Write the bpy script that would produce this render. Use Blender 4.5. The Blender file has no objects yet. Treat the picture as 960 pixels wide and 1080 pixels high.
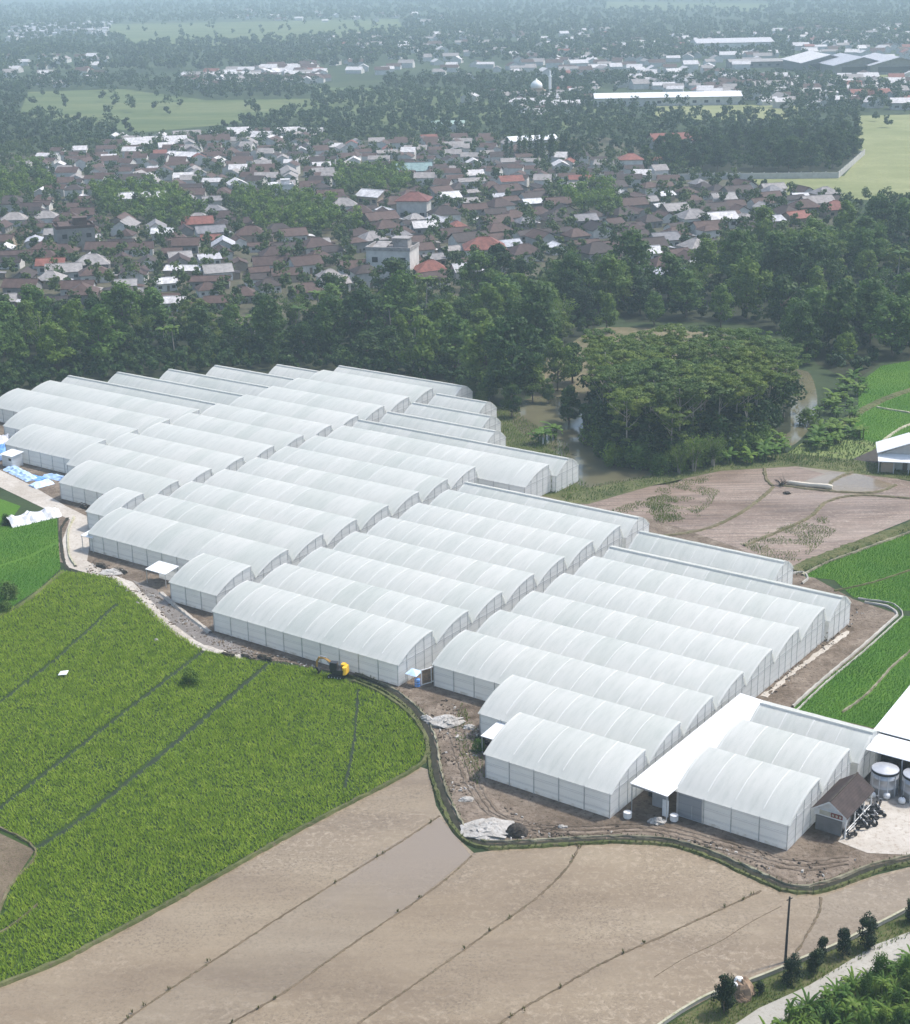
import bpy, math, random
import numpy as np
from mathutils import Vector, Matrix
from mathutils.geometry import tessellate_polygon

random.seed(11)
RNG = np.random.default_rng(5)
SC = bpy.context.scene
COL = SC.collection
R = math.radians

# ------------------------------------------------------------------ camera
CAM_H, FPX, PITCH, ROLL, YAW = 108.1, 1679.25, R(19.08795), R(-1.0562969), R(36.00743)
cd = bpy.data.cameras.new('camera')
cam = bpy.data.objects.new('camera', cd); COL.objects.link(cam)
cd.sensor_fit = 'VERTICAL'; cd.sensor_height = 24.0; cd.lens = FPX / 1080.0 * 24.0
cd.clip_start = 1.0; cd.clip_end = 30000.0
cam.matrix_world = Matrix.Translation((0, 0, CAM_H)) @ Matrix.Rotation(math.pi / 2 - PITCH, 4, 'X') @ Matrix.Rotation(ROLL, 4, 'Z')
SC.camera = cam

# ------------------------------------------------------------------ sky, sun, exposure
SUN_EL, SUN_AZ = R(58), R(68)                 # azimuth from +Y towards +X
w = bpy.data.worlds.new('World'); SC.world = w; w.use_nodes = True
wn = w.node_tree.nodes; wl = w.node_tree.links
bg = wn['Background']
sky = wn.new('ShaderNodeTexSky'); sky.sky_type = 'NISHITA'; sky.sun_disc = False
sky.sun_elevation = SUN_EL; sky.sun_rotation = SUN_AZ; sky.air_density = 1.2; sky.dust_density = 2.5
wl.new(sky.outputs[0], bg.inputs['Color']); bg.inputs['Strength'].default_value = 0.15
ld = bpy.data.lights.new('sun', 'SUN'); ld.energy = 3.0; ld.angle = R(4); ld.color = (1.0, 0.965, 0.91)
lo = bpy.data.objects.new('sun', ld); COL.objects.link(lo)
sd = Vector((math.sin(SUN_AZ) * math.cos(SUN_EL), math.cos(SUN_AZ) * math.cos(SUN_EL), math.sin(SUN_EL)))
lo.rotation_euler = sd.to_track_quat('Z', 'Y').to_euler(); lo.location = (60, 150, 300)
SC.view_settings.view_transform = 'Standard'; SC.view_settings.look = 'None'
SC.view_settings.exposure = 0.54; SC.view_settings.gamma = 1.0; SC.view_settings.use_curve_mapping = False
SC.render.engine = 'CYCLES'
SC.cycles.use_denoising = True
SC.cycles.max_bounces = 8; SC.cycles.diffuse_bounces = 3; SC.cycles.glossy_bounces = 2
SC.cycles.transmission_bounces = 4; SC.cycles.transparent_max_bounces = 12; SC.cycles.volume_bounces = 2
HAZE_DENSITY, HAZE_COLOR = 0.00020, (0.70, 0.88, 1.0)

# ------------------------------------------------------------------ calibrated ground mapping
def un(x, y, z=0.0):
    """photo pixel (960 x 1080) -> point of the horizontal plane z"""
    c, s = math.cos(ROLL), math.sin(ROLL)
    X, Y = x - 480, y - 540
    a = X * c + Y * s; b = -X * s + Y * c
    dx, dy = a / FPX, b / FPX
    wy = math.cos(PITCH) - dy * math.sin(PITCH); wz = -math.sin(PITCH) - dy * math.cos(PITCH)
    t = (z - CAM_H) / wz
    return (dx * t, wy * t)
U = np.array([math.cos(YAW), -math.sin(YAW)]); V = np.array([math.sin(YAW), math.cos(YAW)])
OR = np.array(un(680, 790, 6.4))
def uv(s, t):
    q = OR + U * s + V * t
    return float(q[0]), float(q[1])

# ------------------------------------------------------------------ materials
def lin(c): return tuple(((v / 255.0) / 12.92 if v <= 10 else (((v / 255.0) + .055) / 1.055) ** 2.4) for v in c)
def newmat(name):
    m = bpy.data.materials.new(name); m.use_nodes = True
    return m, m.node_tree.nodes, m.node_tree.links, m.node_tree.nodes['Principled BSDF']
def noise(n, l, vec, scale, detail=4, rough=.55, dist=0.0):
    t = n.new('ShaderNodeTexNoise'); t.inputs['Scale'].default_value = scale
    t.inputs['Detail'].default_value = detail; t.inputs['Roughness'].default_value = rough
    t.inputs['Distortion'].default_value = dist
    l.new(vec, t.inputs['Vector']); return t.outputs['Fac']
def ramp(n, l, fac, stops):
    r = n.new('ShaderNodeValToRGB'); l.new(fac, r.inputs['Fac'])
    e = r.color_ramp.elements
    while len(e) < len(stops): e.new(0.5)
    for k, (p, c) in enumerate(stops):
        e[k].position = p; e[k].color = (c[0], c[1], c[2], 1)
    return r.outputs['Color']
def mixc(n, l, fac, a, b, mode='MIX'):
    m = n.new('ShaderNodeMix'); m.data_type = 'RGBA'; m.blend_type = mode
    def put(idx, v):
        s = m.inputs[idx]
        if hasattr(v, 'is_output'): l.new(v, s)
        elif isinstance(v, (int, float)): s.default_value = v
        else: s.default_value = (v[0], v[1], v[2], 1)
    put(0, fac); put(6, a); put(7, b)
    return m.outputs[2]
def pos(n): return n.new('ShaderNodeNewGeometry').outputs['Position']
def sc(c, k): return tuple(min(1, v * k) for v in c)
def stretch(n, l, vec, s, rot=0.0):
    mp = n.new('ShaderNodeMapping'); mp.inputs['Scale'].default_value = s
    mp.inputs['Rotation'].default_value = (0, 0, rot); l.new(vec, mp.inputs['Vector']); return mp.outputs[0]

def plain(name, base, rough=.7, var=.18, scale=1.5, metal=0.0, bump=0.0, spec=.35, rnd=0.0, local=False):
    m, n, l, p = newmat(name)
    vec = n.new('ShaderNodeTexCoord').outputs['Object'] if local else pos(n)
    c = ramp(n, l, noise(n, l, vec, scale), [(.3, sc(base, 1 - var)), (.7, sc(base, 1 + var))])
    if rnd:
        oi = n.new('ShaderNodeObjectInfo')
        k = ramp(n, l, oi.outputs['Random'], [(0, (1 - rnd,) * 3), (1, (1, 1, 1))])
        c = mixc(n, l, 1.0, c, k, 'MULTIPLY')
    l.new(c, p.inputs['Base Color']); p.inputs['Roughness'].default_value = rough; p.inputs['Metallic'].default_value = metal
    p.inputs['Specular IOR Level'].default_value = spec
    if bump:
        b = n.new('ShaderNodeBump'); b.inputs['Strength'].default_value = bump; b.inputs['Distance'].default_value = .15
        l.new(noise(n, l, vec, scale * 4), b.inputs['Height']); l.new(b.outputs[0], p.inputs['Normal'])
    return m

def ground_mat(name, cols, scales=(.02, .15, 1.2), bump=.5, rough=.9, rot=0.0, st=(1, 1, 1), spec=.2, dist=.3):
    """cols: dark, mid, light, spot; patchy soil at three sizes"""
    m, n, l, p = newmat(name)
    v = stretch(n, l, pos(n), st, rot)
    c1 = ramp(n, l, noise(n, l, v, scales[0], 5, .6, dist), [(.35, cols[0]), (.5, cols[1]), (.68, cols[2])])
    c2 = ramp(n, l, noise(n, l, v, scales[1], 6, .65, dist), [(.3, cols[0]), (.52, cols[1]), (.72, cols[2])])
    c = mixc(n, l, .5, c1, c2)
    f = noise(n, l, v, scales[2], 4, .7)
    c = mixc(n, l, ramp(n, l, f, [(.52, (0, 0, 0)), (.7, (1, 1, 1))]), c, cols[3])
    l.new(c, p.inputs['Base Color']); p.inputs['Roughness'].default_value = rough
    p.inputs['Specular IOR Level'].default_value = spec
    b = n.new('ShaderNodeBump'); b.inputs['Strength'].default_value = bump; b.inputs['Distance'].default_value = .25
    l.new(noise(n, l, v, scales[2] * 1.3, 6, .7), b.inputs['Height']); l.new(b.outputs[0], p.inputs['Normal'])
    return m

def mud_mat(name, cols, wet=.5, rot=0.0, spec=.45, lines=.06, pool=None):
    """puddled paddy: soft silt patches, faint clods, wet films"""
    m, n, l, p = newmat(name)
    v = pos(n); vs = stretch(n, l, v, (.35, 1.0, 1), rot)
    c = ramp(n, l, noise(n, l, vs, .09, 5, .6, .8), [(.32, cols[0]), (.5, cols[1]), (.7, cols[2])])
    cl = noise(n, l, v, 1.1, 5, .75, .6)
    patch = noise(n, l, vs, .05, 3, .5)
    k = n.new('ShaderNodeMath'); k.operation = 'MULTIPLY'
    l.new(ramp(n, l, cl, [(.5, (0, 0, 0)), (.62, (1, 1, 1))]), k.inputs[0])
    l.new(ramp(n, l, patch, [(.42, (.2, .2, .2)), (.6, (.9, .9, .9))]), k.inputs[1])
    c = mixc(n, l, k.outputs[0], c, cols[3])
    sp = noise(n, l, v, 2.6, 4, .8, .4); k2 = n.new('ShaderNodeMath'); k2.operation = 'MULTIPLY'
    l.new(ramp(n, l, sp, [(.48, (0, 0, 0)), (.64, (1, 1, 1))]), k2.inputs[0])
    l.new(ramp(n, l, noise(n, l, v, .07, 3, .6, .5), [(.40, (.22, .22, .22)), (.62, (.85, .85, .85))]), k2.inputs[1])
    c = mixc(n, l, k2.outputs[0], c, sc(cols[0], .66))
    ln = noise(n, l, stretch(n, l, v, (.05, 1.3, 1), rot), 1.0, 3, .6)
    c = mixc(n, l, 1.0, c, ramp(n, l, ln, [(.35, (1 - lines,) * 3), (.6, (1, 1, 1))]), 'MULTIPLY')
    l.new(c, p.inputs['Base Color'])
    rr = ramp(n, l, noise(n, l, vs, .07, 4), [(.4, (.68 - .60 * wet,) * 3), (.62, (.80 - .38 * wet,) * 3)])
    if pool:   # standing water left in the low corner of the plot
        vm = n.new('ShaderNodeVectorMath'); vm.operation = 'DISTANCE'; l.new(v, vm.inputs[0]); vm.inputs[1].default_value = (pool[0], pool[1], .05)
        wv_ = noise(n, l, v, .12, 4, .6, .5); ad = n.new('ShaderNodeMath'); ad.operation = 'MULTIPLY_ADD'; l.new(wv_, ad.inputs[0]); ad.inputs[1].default_value = pool[2] * .9; l.new(vm.outputs['Value'], ad.inputs[2])
        dv = n.new('ShaderNodeMath'); dv.operation = 'DIVIDE'; l.new(ad.outputs[0], dv.inputs[0]); dv.inputs[1].default_value = pool[2] * 2
        pm = ramp(n, l, dv.outputs[0], [(.30, (1, 1, 1)), (.85, (0, 0, 0))])
        rr = mixc(n, l, pm, rr, (.10, .10, .10)); cw = mixc(n, l, pm, c, (.225, .18, .135)); l.new(cw, p.inputs['Base Color'])
    l.new(rr, p.inputs['Roughness']); p.inputs['Specular IOR Level'].default_value = spec
    b = n.new('ShaderNodeBump'); b.inputs['Strength'].default_value = .28 * (1.2 - wet); b.inputs['Distance'].default_value = .15
    l.new(cl, b.inputs['Height']); l.new(b.outputs[0], p.inputs['Normal'])
    return m

def leaf_mat(name, dark, mid, light, scale=.25, trans=.25, rnd=.35):
    m, n, l, p = newmat(name)
    c = ramp(n, l, noise(n, l, pos(n), scale, 4, .6), [(.3, dark), (.5, mid), (.72, light)])
    oi = n.new('ShaderNodeObjectInfo')
    k = ramp(n, l, oi.outputs['Random'], [(0, (.9 - rnd, 1 - rnd, 1 - rnd * .8)), (.35, (.72, .85, .75)), (.6, (1, .97, .9)), (1, (1, 1, .62))])
    c = mixc(n, l, 1.0, c, k, 'MULTIPLY')
    l.new(c, p.inputs['Base Color']); p.inputs['Roughness'].default_value = .6; p.inputs['Specular IOR Level'].default_value = .25
    tr = n.new('ShaderNodeBsdfTranslucent'); l.new(c, tr.inputs['Color'])
    mx = n.new('ShaderNodeMixShader'); mx.inputs[0].default_value = trans
    l.new(p.outputs[0], mx.inputs[1]); l.new(tr.outputs[0], mx.inputs[2])
    l.new(mx.outputs[0], n['Material Output'].inputs['Surface'])
    return m

def film_mat(name, base, trans=.3, rough=.42):
    """greenhouse plastic: dusty, slightly see-through to light, panel by panel"""
    m, n, l, p = newmat(name)
    tc = n.new('ShaderNodeTexCoord').outputs['Object']
    sx = n.new('ShaderNodeSeparateXYZ'); l.new(tc, sx.inputs[0])
    fl = n.new('ShaderNodeMath'); fl.operation = 'MULTIPLY'; fl.inputs[1].default_value = .25; l.new(sx.outputs[0], fl.inputs[0])
    fo = n.new('ShaderNodeMath'); fo.operation = 'FLOOR'; l.new(fl.outputs[0], fo.inputs[0])
    wnz = n.new('ShaderNodeTexWhiteNoise'); wnz.noise_dimensions = '2D'
    cb = n.new('ShaderNodeCombineXYZ'); l.new(fo.outputs[0], cb.inputs[0])
    oi = n.new('ShaderNodeObjectInfo'); l.new(oi.outputs['Random'], cb.inputs[1]); l.new(cb.outputs[0], wnz.inputs['Vector'])
    k = ramp(n, l, wnz.outputs['Value'], [(0, (base[0] * .89, base[1] * .91, base[2] * .90)), (.5, sc(base, .97)), (1, base)])
    vs = stretch(n, l, tc, (1.2, .22, .22))
    d = ramp(n, l, noise(n, l, vs, 1.0, 5, .65), [(.28, (.84, .86, .85)), (.5, (.96, .965, .96)), (.65, (1, 1, 1))])
    d2 = ramp(n, l, noise(n, l, pos(n), .06, 3), [(.35, (.93, .95, .95)), (.65, (1, 1, 1))])
    c = mixc(n, l, 1.0, mixc(n, l, 1.0, k, d, 'MULTIPLY'), d2, 'MULTIPLY')
    l.new(c, p.inputs['Base Color']); p.inputs['Roughness'].default_value = rough; p.inputs['Specular IOR Level'].default_value = .4
    b = n.new('ShaderNodeBump'); b.inputs['Strength'].default_value = .25; b.inputs['Distance'].default_value = .2
    l.new(noise(n, l, stretch(n, l, tc, (.9, .35, .35)), 1.0, 3), b.inputs['Height']); l.new(b.outputs[0], p.inputs['Normal'])
    tr = n.new('ShaderNodeBsdfTranslucent'); l.new(c, tr.inputs['Color'])
    mx = n.new('ShaderNodeMixShader'); mx.inputs[0].default_value = trans
    l.new(p.outputs[0], mx.inputs[1]); l.new(tr.outputs[0], mx.inputs[2])
    l.new(mx.outputs[0], n['Material Output'].inputs['Surface'])
    return m

def net_mat(name, base, clear=.18, trans=.4, skirt=.75):
    """insect netting above a plastic skirt, with faint horizontal seams"""
    m, n, l, p = newmat(name)
    ps = pos(n); sx = n.new('ShaderNodeSeparateXYZ'); l.new(ps, sx.inputs[0])
    wv = n.new('ShaderNodeMath'); wv.operation = 'PINGPONG'; wv.inputs[1].default_value = .55; l.new(sx.outputs[2], wv.inputs[0])
    seam = ramp(n, l, wv.outputs[0], [(.0, (.82, .82, .83)), (.09, (1, 1, 1))])
    c = ramp(n, l, noise(n, l, stretch(n, l, ps, (.5, .5, 2.0)), .5, 5, .65), [(.3, sc(base, .90)), (.68, base)])
    c = mixc(n, l, 1.0, c, seam, 'MULTIPLY')
    mud = ramp(n, l, noise(n, l, ps, .9, 3), [(.45, (1, 1, 1)), (.75, (.72, .68, .62))])
    low = n.new('ShaderNodeMath'); low.operation = 'LESS_THAN'; low.inputs[1].default_value = .45; l.new(sx.outputs[2], low.inputs[0])
    c = mixc(n, l, low.outputs[0], c, mixc(n, l, 1.0, c, mud, 'MULTIPLY'))
    l.new(c, p.inputs['Base Color']); p.inputs['Roughness'].default_value = .6
    tr = n.new('ShaderNodeBsdfTranslucent'); l.new(c, tr.inputs['Color'])
    mx = n.new('ShaderNodeMixShader'); mx.inputs[0].default_value = trans
    l.new(p.outputs[0], mx.inputs[1]); l.new(tr.outputs[0], mx.inputs[2])
    tp = n.new('ShaderNodeBsdfTransparent')
    up = n.new('ShaderNodeMath'); up.operation = 'GREATER_THAN'; up.inputs[1].default_value = skirt; l.new(sx.outputs[2], up.inputs[0])
    kk = n.new('ShaderNodeMath'); kk.operation = 'MULTIPLY'; kk.inputs[1].default_value = clear; l.new(up.outputs[0], kk.inputs[0])
    m2 = n.new('ShaderNodeMixShader'); l.new(kk.outputs[0], m2.inputs[0])
    l.new(mx.outputs[0], m2.inputs[1]); l.new(tp.outputs[0], m2.inputs[2])
    l.new(m2.outputs[0], n['Material Output'].inputs['Surface'])
    return m

def tin_mat(name, base):
    m, n, l, p = newmat(name)
    tc = n.new('ShaderNodeTexCoord').outputs['Object']; sx = n.new('ShaderNodeSeparateXYZ'); l.new(tc, sx.inputs[0])
    def saw(sock, period, w_):
        a = n.new('ShaderNodeMath'); a.operation = 'PINGPONG'; a.inputs[1].default_value = period / 2; l.new(sock, a.inputs[0])
        return ramp(n, l, a.outputs[0], [(0, (.80, .81, .82)), (w_, (1, 1, 1))])
    st = ramp(n, l, noise(n, l, stretch(n, l, tc, (.25, 1.4, 1)), 1.0, 5, .65), [(.28, (.86, .86, .85)), (.6, (1, 1, 1))])
    c = mixc(n, l, 1.0, mixc(n, l, 1.0, base, st, 'MULTIPLY'), saw(sx.outputs[1], 1.5, .06), 'MULTIPLY')
    l.new(c, p.inputs['Base Color']); p.inputs['Roughness'].default_value = .42
    wv = n.new('ShaderNodeTexWave'); wv.inputs['Scale'].default_value = 1.6; wv.bands_direction = 'Y'; l.new(tc, wv.inputs['Vector'])
    b = n.new('ShaderNodeBump'); b.inputs['Strength'].default_value = .35; b.inputs['Distance'].default_value = .05; l.new(wv.outputs['Fac'], b.inputs['Height']); l.new(b.outputs[0], p.inputs['Normal'])
    return m
def tile_mat(name, base, rib=True):
    """clay or sheet roof: courses by object space, weathering, per-object tone"""
    m, n, l, p = newmat(name)
    tc = n.new('ShaderNodeTexCoord').outputs['Object']
    c = ramp(n, l, noise(n, l, tc, .7, 6, .7), [(.3, sc(base, .55)), (.5, base), (.75, sc(base, 1.5))])
    wv = n.new('ShaderNodeTexWave'); wv.inputs['Scale'].default_value = 1.1; wv.inputs['Distortion'].default_value = .4
    wv.bands_direction = 'X'; l.new(tc, wv.inputs['Vector'])
    c = mixc(n, l, .5, c, mixc(n, l, 1.0, c, ramp(n, l, wv.outputs['Fac'], [(.2, (.65, .65, .65)), (.6, (1, 1, 1))]), 'MULTIPLY'))
    oi = n.new('ShaderNodeObjectInfo')
    c = mixc(n, l, 1.0, c, ramp(n, l, oi.outputs['Random'], [(0, (.62, .64, .70)), (.5, (.9, .86, .84)), (1, (1, 1, 1))]), 'MULTIPLY')
    l.new(c, p.inputs['Base Color']); p.inputs['Roughness'].default_value = .75; p.inputs['Specular IOR Level'].default_value = .25
    return m

MT = {}
MT['roof_film'] = film_mat('roof_film', (.715, .712, .672), .34)
MT['net'] = net_mat('wall_netting', (.92, .925, .925), .04, .62)
MT['gable'] = net_mat('gable_netting', (.92, .925, .93), .05, .6, .75)
MT['vent'] = net_mat('vent_netting', (.70, .71, .72), .30, .35, .2)
MT['rib'] = plain('rib_white', (.62, .62, .60), .5, .04)
MT['post'] = plain('galvanised_post', (.48, .49, .50), .45, .2, metal=.3)
MT['gutter'] = plain('gutter_grey', (.62, .63, .64), .5, .12)
MT['tin'] = tin_mat('white_tin', (.80, .81, .82))
MT['white'] = plain('white_paint', (.78, .78, .77), .6, .08)
MT['concrete'] = ground_mat('concrete', ((.34, .32, .28), (.42, .40, .36), (.50, .48, .44), (.36, .33, .28)), (.05, .3, 2.0), .15)
MT['path'] = ground_mat('limestone_path', ((.34, .30, .25), (.45, .41, .36), (.55, .52, .47), (.30, .25, .20)), (.05, .35, 1.5), .4)
MT['dirt'] = ground_mat('churned_dirt', ((.075, .055, .038), (.18, .14, .105), (.31, .26, .21), (.06, .045, .03)), (.08, .35, 1.6), 1.0, dist=1.8)
MT['stubble'] = mud_mat('stubble_mud', ((.155, .105, .075), (.235, .170, .130), (.31, .24, .195), (.37, .30, .235)), .3, R(-28), lines=.38)
MT['mud_a'] = mud_mat('flooded_mud', ((.190, .141, .090), (.233, .179, .117), (.274, .217, .145), (.345, .28, .20)), .75, R(-35), .4)
MT['mud_b'] = mud_mat('flooded_mud_grey', ((.184, .139, .090), (.226, .176, .117), (.267, .214, .147), (.325, .266, .193)), .9, R(-35), .5, pool=un(476, 893) + (17,))
MT['bund'] = ground_mat('bund_soil', ((.075, .075, .032), (.15, .125, .075), (.22, .19, .125), (.06, .09, .022)), (.1, .5, 1.5), .7)
MT['mudbund'] = ground_mat('wet_bund_soil', ((.095, .072, .047), (.15, .115, .078), (.20, .16, .11), (.08, .075, .035)), (.1, .6, 1.8), .7)
MT['grassbund'] = ground_mat('grassy_bund', ((.045, .060, .018), (.09, .105, .035), (.17, .17, .075), (.14, .115, .075)), (.1, .4, 1.4), .8)
MT['palebund'] = ground_mat('pale_bund', ((.30, .28, .19), (.40, .38, .28), (.48, .46, .36), (.20, .22, .10)), (.1, .5, 1.6), .5)
MT['bankpale'] = ground_mat('trampled_bank', ((.11, .10, .06), (.22, .20, .14), (.36, .34, .25), (.09, .10, .04)), (.1, .4, 1.2), .7)
MT['channel'] = plain('channel_water', (.035, .034, .024), .75, .35, .9, spec=.12)
MT['river'] = plain('muddy_river', (.135, .125, .075), .12, .25, .05, spec=.5)
MT['land'] = ground_mat('far_land', ((.018, .032, .014), (.034, .055, .020), (.070, .088, .034), (.022, .036, .015)), (.006, .03, .25), .6)
MT['village_ground'] = ground_mat('village_ground', ((.040, .045, .026), (.085, .078, .05), (.14, .125, .09), (.035, .055, .02)), (.02, .08, .5), .5)
MT['paddy_soil'] = ground_mat('paddy_soil', ((.022, .045, .008), (.034, .062, .012), (.055, .095, .017), (.03, .055, .010)), (.04, .2, 1.5), .6)
MT['furrow'] = plain('furrow_dark_soil', (.014, .026, .008), .6, .3, .8)  # dark soil colour of the lines between rice plots
MT['paddy_bright'] = ground_mat('paddy_sward', ((.040, .115, .008), (.062, .150, .010), (.095, .175, .016), (.045, .11, .010)), (.03, .12, 1.6), .7)
MT['palefield'] = ground_mat('pale_field', ((.13, .155, .055), (.205, .22, .095), (.29, .29, .15), (.15, .15, .075)), (.01, .05, .5), .4)
MT['midfield'] = ground_mat('far_meadow', ((.045, .075, .022), (.095, .125, .045), (.19, .19, .09), (.05, .075, .025)), (.012, .05, .4), .4, rot=.3, st=(.4, 1.6, 1))
MT['rowcrop'] = ground_mat('row_crop', ((.09, .14, .035), (.15, .20, .06), (.22, .24, .10), (.15, .12, .07)), (.05, .3, 1.0), .9, rot=R(-25), st=(.3, 1.6, 1))
MT['verge'] = ground_mat('weedy_verge', ((.05, .07, .018), (.10, .105, .04), (.17, .15, .08), (.045, .085, .015)), (.1, .4, 1.3), .9)
MT['road'] = ground_mat('grey_road', ((.30, .285, .25), (.37, .35, .31), (.43, .41, .37), (.27, .25, .21)), (.05, .3, 2.0), .2)
MT['rice'] = leaf_mat('rice_leaf', (.175, .28, .032), (.275, .395, .050), (.38, .48, .088), .6, .45, .0)
MT['rice_dark'] = leaf_mat('young_rice_leaf', (.06, .17, .010), (.095, .23, .016), (.15, .27, .028), .15, .35, .0)
MT['leaf_dark'] = leaf_mat('leaf_dark', (.012, .036, .009), (.034, .080, .019), (.10, .165, .040), .45, .35, .45)
MT['leaf_mid'] = leaf_mat('leaf_mid', (.038, .085, .013), (.10, .175, .030), (.22, .30, .065), .45, .38, .45)
MT['leaf_light'] = leaf_mat('leaf_light', (.075, .125, .024), (.13, .19, .042), (.20, .25, .075), .3, .35)
MT['leaf_sengon'] = leaf_mat('leaf_feathery', (.060, .11, .020), (.12, .18, .036), (.23, .28, .075), .3, .38)
MT['leaf_banana'] = leaf_mat('leaf_banana', (.075, .145, .022), (.135, .23, .036), (.22, .31, .075), .6, .45)
MT['leaf_dry'] = leaf_mat('leaf_dry', (.05, .065, .022), (.095, .11, .04), (.17, .165, .08), .8, .3, .0)
MT['leaf_shrub'] = leaf_mat('leaf_shrub', (.010, .022, .010), (.018, .036, .014), (.034, .058, .02), .8, .1)
MT['leaf_far'] = leaf_mat('leaf_far', (.020, .046, .015), (.048, .086, .027), (.11, .15, .048), .06, .25)
MT['bark'] = plain('bark', (.13, .10, .075), .85, .3, 2.0)
MT['palebark'] = plain('pale_bark', (.30, .27, .23), .85, .25, 2.0)
MT['tile_brown'] = tile_mat('roof_brown', (.10, .064, .056))
MT['tile_dark'] = tile_mat('roof_dark', (.062, .048, .046))
MT['tile_grey'] = tile_mat('roof_grey', (.32, .305, .30))
MT['tile_red'] = tile_mat('roof_red', (.25, .10, .080))
MT['tile_white'] = tile_mat('roof_white', (.62, .62, .63))
MT['tile_teal'] = tile_mat('roof_teal', (.33, .46, .42))
MT['tile_hut'] = tile_mat('roof_hut', (.058, .044, .042))
MT['wall_white'] = plain('wall_white', (.68, .66, .63), .8, .15, .5, rnd=.35)
MT['wall_grey'] = plain('wall_grey', (.27, .26, .25), .8, .2, .5, rnd=.3)
MT['wall_warm'] = plain('wall_warm', (.42, .33, .25), .8, .2, .5, rnd=.4)
MT['dark_open'] = plain('dark_opening', (.03, .03, .032), .5, .1)
MT['blue'] = plain('blue_tarp', (.16, .36, .78), .45, .25, 1.2)
MT['paleblue'] = plain('pale_blue_tarp', (.50, .66, .88), .45, .15, 1.0)
MT['yellow'] = plain('yellow_paint', (.78, .47, .04), .4, .08)
MT['orange'] = plain('worn_orange_paint', (.48, .27, .07), .5, .15)
MT['black'] = plain('black_rubber', (.022, .022, .024), .55, .2)
MT['blackpaint'] = plain('black_paint', (.03, .03, .033), .35, .1)
MT['steel'] = plain('grey_steel', (.46, .47, .49), .4, .12, .8, metal=.35)
MT['sign'] = plain('sign_maroon', (.23, .055, .045), .6, .2)
MT['signpale'] = plain('sign_pale', (.55, .52, .42), .6, .2)
MT['plastic'] = plain('white_plastic_sheet', (.62, .62, .65), .4, .2, 1.2)
MT['sack'] = ground_mat('pale_rubble', ((.30, .275, .245), (.44, .42, .39), (.58, .565, .55), (.20, .175, .15)), (.3, .9, 3.0), .8)
MT['ash'] = plain('dark_heap', (.05, .042, .035), .9, .3, 1.0)
MT['straw'] = plain('dry_brush', (.26, .18, .12), .9, .35, 2.0)
MT['wood'] = plain('weathered_wood', (.16, .13, .10), .8, .25, 1.0)
MT['pole'] = plain('pole_dark', (.06, .055, .05), .8, .2)
MT['chalk'] = plain('pale_bark_log', (.62, .56, .46), .8, .12, .5)

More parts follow.
